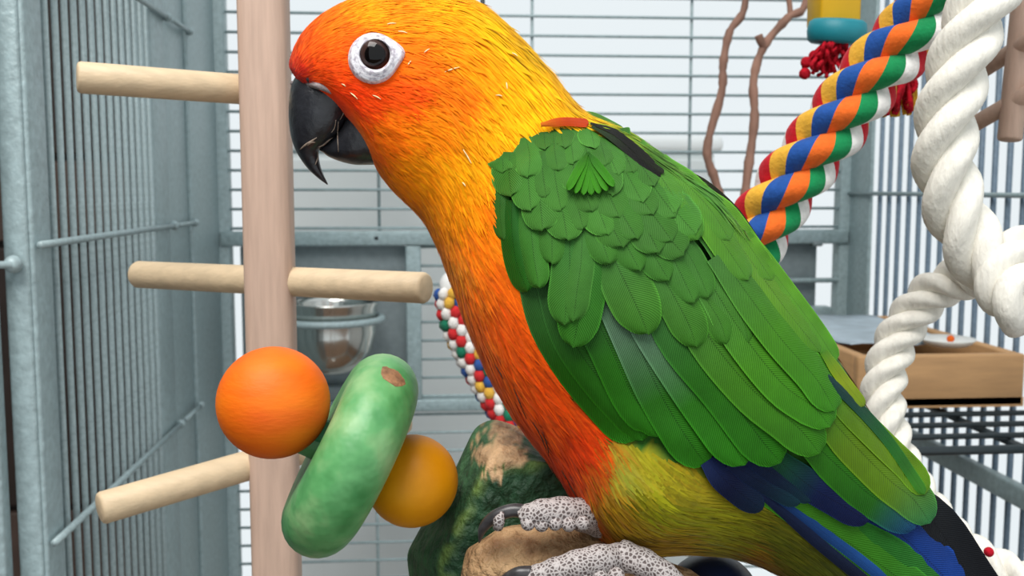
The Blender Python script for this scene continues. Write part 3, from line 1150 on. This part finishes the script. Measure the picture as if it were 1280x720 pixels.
PX = .0002
for n_i in range(52000):
    s = random.uniform(0.5, NS - 8)
    th = random.uniform(0, 2 * PI)
    if math.sin(th) < -.45 and random.random() < .75:
        continue
    head = smooth(66, 40, s)
    # plumage gets longer and broader from face to belly
    L1 = STI[min(NS - 1, int(s) + 1)] - STI[int(s)]
    seg = max(4.0, math.hypot((L1[0] + L1[2]) / 2, (L1[1] + L1[3]) / 2))
    length = 20 + 34 * smooth(8, 70, s) + random.uniform(-6, 8)
    if s < 26:
        length = 13 + s * .35 + random.uniform(-2, 4)
    strand(s, th, length / seg, PX * (1.1 + 1.7 * smooth(15, 85, s)) * random.uniform(.7, 1.2), (.0003 + .0004 * smooth(20, 60, s)) * random.uniform(.3, 1.5), random.gauss(0, .05))
for n_i in range(90):
    s = random.uniform(40, 62)
    strand(s, random.gauss(0, .55), random.uniform(2.5, 4.5), PX * random.uniform(2, 4), random.uniform(.0005, .0017), random.gauss(0, .08))
pl_o = mb.build('plumage', PLUM, bird)
pl_o['kind'] = 'stuff'
pl_o.data.normals_split_custom_set_from_vertices(NRM)

# ---- feathers
fm, nt, N, L, B = new_mat('vaned_feather')
at = N.new('ShaderNodeAttribute')
at.attribute_name = 'Col'
uvn = N.new('ShaderNodeUVMap')
sx = N.new('ShaderNodeSeparateXYZ')
L.new(uvn.outputs[0], sx.inputs[0])


def mth(op, a, b=None, c=None):
    n = N.new('ShaderNodeMath')
    n.operation = op
    for i, x in enumerate((a, b, c)):
        if x is None:
            continue
        if isinstance(x, (int, float)):
            n.inputs[i].default_value = x
        else:
            L.new(x, n.inputs[i])
    return n.outputs[0]


u_, v_ = sx.outputs[0], sx.outputs[1]        # u -1..1 across, v along in pixels of length
au = mth('ABSOLUTE', u_)
barb = mth('SINE', mth('MULTIPLY', mth('SUBTRACT', v_, mth('MULTIPLY', au, 26.0)), 1.9))
rim = N.new('ShaderNodeMapRange')
rim.inputs['From Min'].default_value = .88
rim.inputs['From Max'].default_value = 1.0
L.new(au, rim.inputs['Value'])
sh_ = N.new('ShaderNodeMapRange')
sh_.inputs['From Min'].default_value = .05
sh_.inputs['From Max'].default_value = .015
L.new(au, sh_.inputs['Value'])
tcn = N.new('ShaderNodeTexCoord')
nzn = N.new('ShaderNodeTexNoise')
nzn.inputs['Scale'].default_value = 260
nzn.inputs['Detail'].default_value = 4
L.new(tcn.outputs['Object'], nzn.inputs['Vector'])
k1 = mth('ADD', .62, mth('MULTIPLY', nzn.outputs['Fac'], .28))
k2 = mth('ADD', k1, mth('MULTIPLY', barb, .11))
k3 = mth('ADD', k2, mth('MULTIPLY', rim.outputs[0], .55))
k4 = mth('SUBTRACT', k3, mth('MULTIPLY', sh_.outputs[0], .22))
vm = N.new('ShaderNodeVectorMath')
vm.operation = 'SCALE'
L.new(at.outputs['Color'], vm.inputs[0])
L.new(k4, vm.inputs['Scale'])
L.new(vm.outputs[0], B.inputs['Base Color'])
B.inputs['Roughness'].default_value = .6
B.inputs['Specular IOR Level'].default_value = .14
bpn = N.new('ShaderNodeBump')
bpn.inputs['Strength'].default_value = .35
bpn.inputs['Distance'].default_value = .0003
L.new(barb, bpn.inputs['Height'])
L.new(bpn.outputs[0], B.inputs['Normal'])
FEATHER = fm


def feather(name, parent, cl, width, o0, o1, cols, tipk=.7, camber=.0007, side=0.0, fall=True, base_w=.55, surf_fn=None, seed=0, fray=0.0):
    """cl: centre line in pixels (base to tip); o0,o1: height above the body at base and tip in mm; cols: colours along it"""
    P = catmull(cl, 8)
    # arc length resample
    acc = [0]
    for i in range(1, len(P)):
        acc.append(acc[-1] + math.hypot(*(P[i] - P[i - 1])))
    Lt = acc[-1]
    NT, NU = 18, 9
    r = min(.9, width * tipk / Lt)
    v, c, uv, f = [], [], [], []
    cl_ = [np.array(lin(x)) for x in cols]
    for j in range(NT + 1):
        t = j / NT
        t = 1 - (1 - t) ** 1.35
        a = t * Lt
        i = 0
        while i < len(acc) - 2 and acc[i + 1] < a:
            i += 1
        q = (a - acc[i]) / max(1e-6, acc[i + 1] - acc[i])
        p = P[i] * (1 - q) + P[i + 1] * q
        d = P[i + 1] - P[i]
        d = d / (np.linalg.norm(d) + 1e-9)
        nx, ny = -d[1], d[0]                  # to the right of the direction in image space
        hw = width / 2 * (base_w + (1 - base_w) * smooth(0, .35, t))
        if t > 1 - r:
            hw *= math.sqrt(max(0.0008, 1 - ((t - 1 + r) / r) ** 2))
        ci = t * (len(cl_) - 1)
        k = min(len(cl_) - 2, int(ci)) if len(cl_) > 1 else 0
        col = cl_[k] * (1 - (ci - k)) + cl_[k + 1] * (ci - k) if len(cl_) > 1 else cl_[0]
        for m_ in range(NU):
            u = m_ / (NU - 1) * 2 - 1
            fr_ = fray * math.sin(u * 23 + seed) * (1 if t > .8 else 0)
            x, y = p[0] + nx * hw * u + d[0] * fr_, p[1] + ny * hw * u + d[1] * fr_
            off = (o0 + (o1 - o0) * t) * .001
            if fall:
                off *= .25 + .75 * smooth(0, 34, edge_dist(WING, x, y) if inside(WING, x, y) else 0)
            off += .00025 * noise.noise(Vector((x * .02, y * .02, seed)))
            dep = (surf_fn or surf)(x, y) - off + camber * u * u + side * u * .001
            v.append(W(x, y, BD + dep))
            c.append(tuple(col))
            uv.append((u, t * Lt))
    for j in range(NT):
        for m_ in range(NU - 1):
            a = j * NU + m_
            f.append((a, a + 1, a + NU + 1, a + NU))
    return MB().add(v, f, c).build(name, FEATHER, parent, uv=uv)


def left_edge(pts, width):
    """turn a lower/left edge polyline into a centre line"""
    out = []
    for i, p in enumerate(pts):
        a = np.array(pts[max(0, i - 1)], float)
        b = np.array(pts[min(len(pts) - 1, i + 1)], float)
        d = (b - a) / np.linalg.norm(b - a)
        k = width / 2 * (1 - .75 * smooth(.72, 1.0, i / (len(pts) - 1)))
        out.append((p[0] + d[1] * k, p[1] - d[0] * k))
    return out


SHOULDER = [(700, 158), (655, 174), (626, 202), (616, 246), (640, 262), (700, 296), (760, 318), (850, 330), (890, 305), (870, 262), (815, 200), (780, 172), (738, 155)]
# wing carrier: a slightly raised pad under the feathers
v, f, c = [], [], []
ids = {}
xs = list(range(608, 1172, 6))
ys = list(range(146, 674, 6))
for y in ys:
    for x in xs:
        if inside(WING, x, y) and edge_dist(WING, x, y) > 13:
            ids[(x, y)] = len(v)
            o_ = .0003 + (.0040 * smooth(0, 36, edge_dist(SHOULDER, x, y)) if inside(SHOULDER, x, y) else 0)
            v.append(W(x, y, BD + surf(x, y) - o_))
            c.append(WG)
for y in ys:
    for x in xs:
        q = [(x, y), (x, y + 6), (x + 6, y + 6), (x + 6, y)]
        if all(p in ids for p in q):
            f.append(tuple(ids[p] for p in q))
wing = MB().add(v, f, c).build('wing', PLUM, bird)
wing['label'] = 'folded green wing'

# tail
tf = lambda x, y: -.001 + .0 * x
TL = [
    ([(1105, 600), (1165, 650), (1222, 735), (1290, 830)], 60, .0025, [(22, 26, 30), (16, 18, 24), (14, 16, 24)]),
    ([(1090, 640), (1150, 690), (1215, 760), (1290, 850)], 62, .0012, [(16, 52, 120), (18, 60, 140), (10, 34, 90)]),
    ([(1040, 650), (1100, 690), (1180, 755), (1270, 850)], 60, -.0006, [(40, 116, 30), (40, 112, 40), (22, 84, 110)]),
    ([(950, 612), (990, 636), (1060, 678), (1150, 745), (1240, 840)], 50, -.0025, [(70, 140, 26), (56, 128, 26), (34, 110, 60)]),
    ([(950, 608), (990, 637), (1045, 677), (1105, 724), (1200, 806)], 14, -.0040, [(26, 62, 120), (32, 82, 150), (20, 50, 110)]),
    ([(940, 608), (978, 640), (1034, 688), (1090, 734), (1160, 800)], 15, -.0030, [(24, 40, 80), (20, 32, 60), (16, 20, 34)]),
]
tail = None
for k, (cl, w_, dep, cols) in enumerate(TL):
    o = feather('tail' if tail is None else 'tail_feather', bird if tail is None else tail, cl, w_, 0, 0, cols, 1.1, .0003, 0, False, .6, (lambda dd_, k_: (lambda x, y: min(dd_, surf(x, y) - .0009 - .00022 * k_)))(dep, k), k)
    if tail is None:
        tail = o
        tail['label'] = 'long green and blue tail'

# dark feathers of the far wing along the back
for cl, w_, cols in (([(738, 154), (766, 164), (794, 184), (818, 206)], 8, [(30, 32, 22), (14, 14, 12), (18, 20, 14)]),
                     ([(740, 158), (764, 172), (786, 190), (806, 208), (826, 220)], 8, [(34, 60, 20), (18, 18, 14), (14, 14, 10)]),
                     ([(756, 160), (782, 176), (806, 198), (830, 216)], 7, [(20, 22, 16), (14, 14, 10), (26, 34, 16)]),
                     ([(838, 206), (880, 236), (915, 268), (945, 312)], 22, [(48, 52, 30), (34, 34, 24), (28, 30, 20)]),
                     ([(720, 140), (750, 152), (780, 168)], 16, [(96, 140, 60), (80, 130, 60), (70, 120, 60)])):
    near_ = cl[0][0] in (738, 740, 756)
    feather('far_wing_feather', bird, cl, w_, 0, 0, cols, .6, .0003, 0, False, .4, (lambda x, y: surf(x, y) - .0048) if near_ else (lambda x, y: surf(x, y) * .35 + .001), 5)

# primaries and dark lower flight feathers
GR1, GR2 = (52, 122, 20), (46, 112, 14)
low = [
    (left_edge([(872, 585), (886, 604), (912, 627), (952, 641)], 34), 34, .4, .8, [(24, 40, 84), (14, 24, 60), (20, 44, 70)]),
    (left_edge([(905, 588), (935, 608), (968, 626), (1000, 632)], 26), 26, .7, 1.1, [(16, 30, 70), (14, 34, 62), (22, 62, 74)]),
    (left_edge([(925, 580), (955, 600), (985, 618), (1012, 630)], 26), 26, 1.0, 1.4, [(16, 34, 74), (14, 34, 62), (20, 56, 70)]),
    (left_edge([(955, 585), (1000, 622), (1040, 646), (1085, 656)], 38), 38, 1.2, 1.8, [(22, 84, 40), (14, 30, 76), (14, 26, 70)]),
    (left_edge([(985, 560), (1030, 602), (1070, 638), (1105, 660), (1142, 668)], 52), 52, 1.6, 2.4, [(52, 122, 22), (44, 114, 18), (36, 104, 22), (16, 64, 110)]),
    (left_edge([(1000, 520), (1050, 575), (1095, 620), (1128, 645), (1160, 660)], 52), 52, 2.2, 3.0, [(60, 124, 24), (92, 128, 18), (92, 132, 18), (40, 112, 60)]),
    (left_edge([(1010, 480), (1050, 525), (1095, 570), (1130, 604), (1153, 622)], 34), 34, 2.8, 3.5, [(66, 130, 40), (88, 128, 20), (98, 136, 18), (92, 140, 22)]),
    ([(1014, 456), (1064, 500), (1108, 548), (1140, 594), (1156, 618)], 14, 4.0, 4.0, [(16, 50, 62), (18, 66, 56), (34, 104, 34), (60, 130, 30)]),
    ([(1030, 440), (1052, 472), (1080, 508)], 15, 3.6, 3.8, [(80, 140, 20), (140, 160, 16), (120, 150, 20)]),
]
for k, (cl, w_, o0, o1, cols) in enumerate(low):
    feather('primary_feather', wing, cl, w_, o0 * .8 + 1.7, o1 * .8 + 1.7, cols, .8, .0004, -.1, False, .7, None, k)

# secondaries: each overlaps the one before
SG0, SG1, SG2 = (66, 118, 62), (40, 108, 18), (44, 124, 16)
sec = [
    ([(640, 345), (660, 410), (700, 478), (752, 538), (792, 556)], 50),
    ([(662, 350), (690, 430), (732, 492), (775, 540), (800, 556)], 50),
    ([(690, 360), (730, 430), (768, 510), (800, 546), (822, 553)], 56),
    ([(715, 330), (756, 408), (796, 498), (838, 567), (880, 588)], 58),
    ([(745, 340), (791, 422), (843, 503), (890, 568), (928, 588)], 60),
    ([(780, 350), (824, 437), (881, 507), (933, 574), (974, 586)], 62),
    ([(820, 370), (867, 446), (923, 512), (980, 557), (1022, 574)], 60),
    ([(860, 360), (909, 437), (960, 500), (1005, 532), (1036, 540)], 54),
    ([(880, 330), (915, 380), (960, 440), (1005, 490), (1040, 518)], 46),
]
for k, (le, w_) in enumerate(sec):
    jit = random.uniform(.93, 1.07)
    cols = [tuple(x * jit for x in q) for q in (((SG0, (92, 126, 98), SG1, SG2) if k in (3, 4) else (SG0, SG1, SG2)) if k < 6 else ((70, 124, 52), (70, 136, 26), (60, 136, 24)))]
    feather('secondary_feather', wing, left_edge(le, w_), w_, 1.6 + .42 * k, 2.3 + .42 * k, cols, .75, .0004, -.45, True, .8, None, k + 20)

# tertials and scapulars along the back
ter = [
    ([(880, 290), (925, 345), (970, 405), (1004, 450)], 36, 4.4, 4.9, [(70, 130, 56), (78, 138, 40), (66, 130, 30)]),
    ([(905, 280), (945, 335), (985, 390), (1025, 440)], 34, 4.6, 5.0, [(86, 146, 48), (96, 150, 36), (76, 140, 26)]),
    ([(905, 262), (945, 312), (985, 365), (1022, 415), (1045, 452)], 24, 4.4, 4.8, [(70, 130, 34), (90, 152, 36), (80, 150, 30)]),
    ([(845, 228), (875, 262), (905, 305), (935, 350)], 36, 5.2, 5.6, [(84, 146, 44), (88, 148, 40), (76, 136, 40)]),
    ([(870, 235), (905, 265), (935, 305), (965, 350)], 30, 5.0, 5.4, [(92, 152, 46), (96, 156, 40), (80, 142, 30)]),
    ([(795, 182), (822, 215), (848, 255), (872, 300)], 40, 5.8, 6.2, [(84, 142, 50), (80, 140, 44), (72, 134, 40)]),
    ([(825, 200), (858, 230), (888, 262), (912, 300)], 34, 5.6, 6.0, [(88, 148, 48), (86, 148, 42), (80, 142, 40)]),
]
for k, (cl, w_, o0, o1, cols) in enumerate(ter):
    feather('tertial_feather', wing, cl, w_, o0, o1, cols, .8, .0007, .1, True, .6, None, k + 40)

# greater and median coverts, traced one by one
C1 = [(66, 122, 50), (70, 128, 44), (62, 124, 32)]
C2 = [(62, 116, 48), (66, 124, 46), (68, 128, 44)]
cov = [
    ([(880, 330), (905, 365), (928, 400), (936, 428)], 30, 4.3, 5.0, C1), ([(858, 335), (880, 370), (900, 402), (908, 430)], 36, 4.5, 5.2, C1),
    ([(825, 340), (845, 375), (862, 408), (870, 434)], 50, 4.7, 5.4, C1), ([(768, 325), (785, 360), (800, 392), (810, 418)], 64, 4.9, 5.7, C1),
    ([(735, 300), (732, 350), (724, 395), (716, 434)], 56, 4.5, 5.2, [(60, 120, 48), (54, 120, 36), (60, 130, 36)]),
    ([(712, 300), (712, 340), (708, 375), (706, 406)], 48, 4.9, 5.5, [(60, 120, 50), (64, 124, 44), (66, 128, 44)]),
    ([(728, 290), (726, 330), (721, 365), (717, 402)], 36, 5.1, 5.8, [(66, 122, 52), (70, 128, 50), (70, 130, 48)]),
    ([(640, 250), (640, 290), (646, 330), (660, 364)], 30, 4.2, 4.8, [(40, 106, 36), (36, 106, 26), (46, 118, 30)]),
    ([(662, 250), (664, 290), (668, 325), (674, 360)], 34, 4.6, 5.3, [(64, 124, 52), (66, 130, 46), (66, 130, 42)]),
    ([(690, 262), (690, 300), (690, 330)], 40, 5.0, 5.6, C2), ([(770, 280), (785, 310), (800, 338)], 44, 5.2, 5.9, C2),
    ([(800, 290), (818, 320), (836, 350)], 46, 5.1, 5.8, C2), ([(830, 300), (850, 340), (868, 378)], 42, 5.0, 5.7, C2),
    ([(850, 300), (870, 335), (886, 372)], 34, 4.9, 5.6, C2), ([(740, 270), (752, 300), (762, 330)], 46, 5.2, 5.9, C2),
    ([(626, 232), (625, 268), (629, 300)], 24, 4.0, 4.6, [(52, 112, 44), (56, 116, 40), (60, 118, 40)]),
]
for k, (cl, w_, o0, o1, cols) in enumerate(cov):
    feather('covert_feather', wing, cl, w_, o0, o1, cols, .75, .0008, 0, True, .8, None, k + 60, 1.2)


# lesser coverts: small overlapping scales over the shoulder
def flow(px, py):
    a = smooth(640, 900, px + (py - 200) * .25)
    ang = math.radians(88 - 36 * a)
    return math.cos(ang), math.sin(ang)


k = 0
row = 0
yy = 330.0
while yy > 158:
    xx = 606 + (row % 2) * 20
    while xx < 900:
        tx, ty = xx + random.gauss(0, 6), yy + random.gauss(0, 6) + (xx - 700) * .08
        if inside(SHOULDER, tx, ty - 4):
            sc = smooth(150, 300, ty)
            Lf, wf_ = 34 + 34 * sc, 34 + 16 * sc
            dx, dy = flow(tx, ty)
            while Lf > 18 and not inside(WING, tx - dx * Lf, ty - dy * Lf):
                Lf -= 3
            b0 = (tx - dx * Lf, ty - dy * Lf)
            j_ = random.uniform(.9, 1.1)
            g = [(58 * j_, 112 * j_, 40 * j_), (66 * j_, 124 * j_, 44 * j_), (72 * j_, 130 * j_, 48 * j_)]
            feather('lesser_covert_feather', wing, [b0, (tx - dx * Lf * .5 + random.gauss(0, 1.5), ty - dy * Lf * .5), (tx, ty)], wf_, 5.6, 6.35, g, .5, .0005, random.gauss(0, .2), True, .35, None, k + 100, 1.5)
            k += 1
        xx += 38
    yy -= 22
    row += 1
# bright ruffled tuft and the orange feather at the shoulder
for i in range(7):
    a = math.radians(80 + (i - 2.5) * 11)
    feather('tuft_feather', wing, [(735, 190), (735 + math.cos(a) * 28, 190 + math.sin(a) * 28), (735 + math.cos(a) * 54, 190 + math.sin(a) * 54)], 10, 7.0, 7.8, [(40, 96, 20), (58, 134, 20), (62, 140, 24)], 1.2, .0003, .3 * (i - 3), False, .3, None, 300 + i)
o = feather('shoulder_feather', bird, [(676, 156), (705, 152), (736, 154)], 11, 3.2, 3.6, [(214, 110, 20), (205, 70, 14), (200, 64, 18)], .5, .0004, 0, False, .5, None, 310)
o['label'] = 'orange-red feather'

# ---- eye
ed = surf(468, 72)
ring_m, nt, N, L, B = new_mat('wrinkled_white_skin')
tcn = N.new('ShaderNodeTexCoord')
nn = N.new('ShaderNodeTexNoise')
nn.inputs['Scale'].default_value = 900
nn.inputs['Detail'].default_value = 4
L.new(tcn.outputs['Object'], nn.inputs['Vector'])
rr_ = N.new('ShaderNodeValToRGB')
rr_.color_ramp.elements[0].position = .35
rr_.color_ramp.elements[0].color = (*lin((168, 160, 172)), 1)
rr_.color_ramp.elements[1].position = .55
rr_.color_ramp.elements[1].color = (*lin((226, 224, 230)), 1)
L.new(nn.outputs['Fac'], rr_.inputs[0])
L.new(rr_.outputs[0], B.inputs['Base Color'])
bpn = N.new('ShaderNodeBump')
bpn.inputs['Strength'].default_value = .7
bpn.inputs['Distance'].default_value = .0004
L.new(nn.outputs['Fac'], bpn.inputs['Height'])
L.new(bpn.outputs[0], B.inputs['Normal'])
v, f = [], []
NE = 56
rg = [(.62, -.0012), (.66, -.0024), (.71, -.0026), (.76, -.0020), (.81, -.0022), (.86, -.0016), (.91, -.0018), (.97, -.0012), (1.02, -.0006), (1.06, .0010)]
for t, dz_ in rg:
    for k in range(NE):
        q = 2 * PI * k / NE
        # almond: drawn out to a point towards the back
        ox = 31 + 9 * max(0, math.cos(q + .32)) ** 8
        oy = 31.5
        ix, iy = 18.5, 18.5
        kk = (t - .62) / .40
        x = 467 + 2 * (1 - kk) + math.cos(q) * (ix * (1 - kk) + ox * kk)
        y = 73 - 4.5 * (1 - kk) + math.sin(q) * (iy * (1 - kk) + oy * kk)
        v.append(W(x, y, BD + surf(x, y) * .6 + ed * .4 + dz_ - .0004))
for i in range(len(rg) - 1):
    for k in range(NE):
        k2 = (k + 1) % NE
        f.append((i * NE + k, i * NE + k2, (i + 1) * NE + k2, (i + 1) * NE + k))
er = MB().add(v, f).build('eye_ring', ring_m, bird)
er['label'] = 'white wrinkled eye ring'
em, nt, N, L, B = new_mat('dark_eye')
tcn = N.new('ShaderNodeTexCoord')
B.inputs['Roughness'].default_value = .06
B.inputs['Specular IOR Level'].default_value = .3
at = N.new('ShaderNodeAttribute')
at.attribute_name = 'Col'
L.new(at.outputs['Color'], B.inputs['Base Color'])
er_ = 23.5 * .232 / F
ec = W(469, 68.5, BD + ed + er_ * .30)
toc = (CAM - ec).normalized()
v, f = ball(ec, er_, toc, 48, .99, 40)
cols = []
for p in v:
    q = math.acos(max(-1, min(1, (Vector(p) - ec).normalized().dot(toc))))
    rr = math.sin(q) if q < PI / 2 else 1
    if rr < .56:
        cc = lin((12, 9, 9))
    elif rr < .80:
        cc = lin((62, 44, 40))
    elif rr < .88:
        cc = lin((96, 84, 80))
    else:
        cc = lin((40, 34, 34))
    cols.append(cc)
ey = MB().add(v, f, cols).build('eye', em, bird)
ey['label'] = 'dark brown glossy eye'

# ---- beak
bk = simple('dark_beak_horn', (46, 48, 53), .33, 0, 160, .12, .25, 500, (1, 1, 1), .5, (28, 28, 32))


def loft(stations, n=24, sub=5, e=2.0, d0=BD):
    S = catmull(stations, sub)
    v, f = [], []
    for (x1, y1, x2, y2, t) in S:
        for k in range(n):
            th = 2 * PI * k / n
            c, s = math.cos(th), math.sin(th)
            c = math.copysign(abs(c) ** (2 / e), c)
            s = math.copysign(abs(s) ** (2 / e), s)
            v.append(W((x1 + x2) / 2 + (x2 - x1) / 2 * c, (y1 + y2) / 2 + (y2 - y1) / 2 * c, d0 - max(.0001, t) * s))
    for i in range(len(S) - 1):
        for k in range(n):
            k2 = (k + 1) % n
            f.append((i * n + k, (i + 1) * n + k, (i + 1) * n + k2, i * n + k2))
    f.append(tuple(range(n)))
    f.append(tuple((len(S) - 1) * n + k for k in range(n))[::-1])
    return v, f


up = [(372, 92, 452, 128, .0090), (364, 106, 440, 140, .0092), (361, 128, 430, 158, .0088), (361, 150, 421, 171, .0078), (364, 172, 409, 181, .0064), (371, 191, 399, 189, .0047),
      (384, 210, 400, 204, .0031), (398, 223, 404, 217, .0018), (409, 231, 410, 230, .0004)]
u_b = MB().add(*loft(up, 28, 5, 2.3)).build('upper_beak', bk, bird)
u_b['label'] = 'dark hooked upper beak'
lo_ = [(446, 120, 474, 206, .0076), (436, 132, 464, 206, .0078), (428, 152, 444, 206, .0072), (420, 166, 426, 202, .0060), (410, 177, 411, 196, .0042), (402, 183, 403, 190, .0024), (397, 186, 397, 187, .0004)]
l_b = MB().add(*loft(lo_, 28, 5, 2.3)).build('lower_beak', bk, bird)
l_b['label'] = 'dark lower beak'
# cere: pale band above the beak, with nostril
cm_ = simple('grey_pink_cere_skin', (150, 138, 138), .6, 0, 500, .15, .5, 900)
v, f = [], []
ce = catmull([(365, 104, 3), (384, 104, 4.5), (404, 109, 4.5), (424, 119, 3.5), (436, 129, 2)], 6)
pts = [W(x, y, BD - .0002 - .0104 * smooth(362, 402, x)) for x, y, r in ce]
MB().add(*tube(pts, [r * PX for x, y, r in ce], 12)).build('cere', cm_, bird)
MB().add(*ball(W(388, 98.5, BD - .0090), .0011, n=12, m=8)).build('nostril', CLAW, bird)
# pale scratches and flakes, laid on the near surface
def caster(*objs):
    V_, F_ = [], []
    for o_ in objs:
        w0 = wl(o_)
        n0_ = len(V_)
        V_ += [Vector(x.co) + w0 for x in o_.data.vertices]
        F_ += [tuple(i + n0_ for i in p.vertices) for p in o_.data.polygons]
    return BVHTree.FromPolygons(V_, F_)


def mark(name, parent, tree_, pts, w_, mat, lift=.0001, n=6):
    P_ = []
    R_ = []
    S_ = catmull(pts, n)
    for i, p in enumerate(S_):
        r = ray(p[0], p[1])
        h = tree_.ray_cast(CAM, r.normalized())
        if h[0] is None:
            continue
        P_.append(h[0] - r.normalized() * lift)
        t = i / (len(S_) - 1)
        R_.append(max(.00008, w_ * PX * math.sin(PI * (.12 + .8 * t))))
    if len(P_) > 2:
        return MB().add(*tube(P_, R_, 6)).build(name, mat, parent)


sm_ = simple('pale_beak_scratch', (140, 124, 110), .6, 0, 700, .25)
tb = caster(u_b, l_b)
for pts, w_ in (([(375, 187), (382, 181), (390, 176), (396, 172)], 1.3), ([(384, 182), (388, 178), (394, 178)], 1.8), ([(398, 184), (404, 181), (410, 176), (416, 172)], 1.4),
                ([(397, 190), (397, 198), (394, 206)], 1.0), ([(414, 166), (418, 160), (420, 150)], .7), ([(423, 152), (422, 168), (423, 190)], .8), ([(425, 150), (432, 138), (438, 135)], .9)):
    mark('beak_flake', u_b, tb, pts, w_, sm_)
# pale quill sheaths between the head feathers, dark slivers painting the shade in breast gaps
qm = simple('cream_quill_sheath', (250, 226, 170), .5, 0, 500, .05)
dkm = simple('dark_feather_shadow_brown', (70, 34, 10), .8, 0, 500, .2)
tbd = caster(bpy.data.objects[pl_o.name])
for (x1, y1, x2, y2) in ((484, 30, 495, 29), (498, 39, 509, 41), (530, 66, 537, 61), (510, 81, 514, 76), (556, 90, 574, 84), (633, 103, 634, 111), (579, 187, 589, 204), (427, 105, 432, 108), (438, 116, 447, 124), (466, 119, 476, 124),
                         (620, 119, 628, 120), (640, 66, 647, 70), (578, 228, 582, 233)):
    mark('quill_sheath', bird, tbd, [(x1, y1), ((x1 + x2) / 2, (y1 + y2) / 2 - .5), (x2, y2)], .85, qm, .0003)
for pts in ([(642, 486), (650, 504), (658, 524)], [(666, 528), (676, 545), (684, 566)], [(678, 540), (684, 556), (686, 570)], [(618, 455), (625, 466), (629, 474)], [(702, 588), (712, 606), (722, 624)]):
    mark('gap_shade_sliver', bird, tbd, pts, .9, dkm, .0003)


# ---- feet
tm, nt, N, L, B = new_mat('scaly_foot_skin')
tcn = N.new('ShaderNodeTexCoord')
vo = N.new('ShaderNodeTexVoronoi')
vo.feature = 'DISTANCE_TO_EDGE'
vo.inputs['Scale'].default_value = 1100
L.new(tcn.outputs['Object'], vo.inputs['Vector'])
rr_ = N.new('ShaderNodeValToRGB')
rr_.color_ramp.elements[0].position = .08
rr_.color_ramp.elements[0].color = (*lin((182, 174, 172)), 1)
rr_.color_ramp.elements[1].position = .24
rr_.color_ramp.elements[1].color = (*lin((88, 76, 74)), 1)
L.new(vo.outputs['Distance'], rr_.inputs[0])
L.new(rr_.outputs[0], B.inputs['Base Color'])
bpn = N.new('ShaderNodeBump')
bpn.inputs['Strength'].default_value = .6
bpn.inputs['Distance'].default_value = .0006
bpn.invert = True
L.new(vo.outputs['Distance'], bpn.inputs['Height'])
L.new(bpn.outputs[0], B.inputs['Normal'])
B.inputs['Roughness'].default_value = .6


def toe(name, parent, pts, pads=None):
    S = catmull(pts, 6)
    P = [W(x, y, d) for x, y, d, r in S]
    R_ = [r * d / F * (1 + .05 * math.sin(i * 1.3)) for i, (x, y, d, r) in enumerate(S)]
    v, f = tube(P, R_, 20)
    mb_ = MB().add(v, f)
    if pads:
        for (x, y, d, r) in pads:
            mb_.add(*ball(W(x, y, d), r * d / F, n=14, m=10))
    return mb_.build(name, tm, parent)


def claw(parent, pts):
    S = catmull(pts, 6)
    return MB().add(*tube([W(x, y, d) for x, y, d, r in S], [max(.00012, r * d / F) for x, y, d, r in S], 14)).build('claw', CLAW, parent)


ft = toe('foot', bird, [(770, 640, .246, 20), (752, 652, .243, 20), (722, 642, .236, 20), (688, 640, .2325, 18), (662, 644, .232, 15), (650, 648, .232, 10)],
         [(660 + i * 17, 654 + (1.5 if i % 2 else 0), .2305, 9.5) for i in range(5)])
ft['label'] = 'grey scaly far foot'
claw(ft, [(660, 640, .233, 9), (640, 638, .233, 8.5), (618, 646, .2335, 8), (604, 660, .235, 6), (599, 678, .2375, 1)])
MB().add(*tube([W(622, 660, .2315), W(624, 650, .2305), W(628, 640, .2305)], [.0012, .0014, .0004], 10)).build('toe_pad', tm, ft)
ft2 = toe('foot', bird, [(796, 690, .238, 15), (775, 697, .229, 18), (742, 701, .2235, 19), (706, 710, .2225, 17), (676, 718, .2225, 14), (655, 722, .223, 11)],
          [(690 + i * 20, 728 - i * 2, .2215, 11) for i in range(5)])
ft2['label'] = 'grey scaly near foot'
toe('toe', ft2, [(775, 694, .2285, 20), (805, 704, .226, 18), (835, 722, .225, 16), (860, 745, .226, 12)])
claw(ft2, [(664, 716, .2225, 9), (646, 717, .2225, 8), (628, 728, .224, 6), (618, 745, .226, 1)])
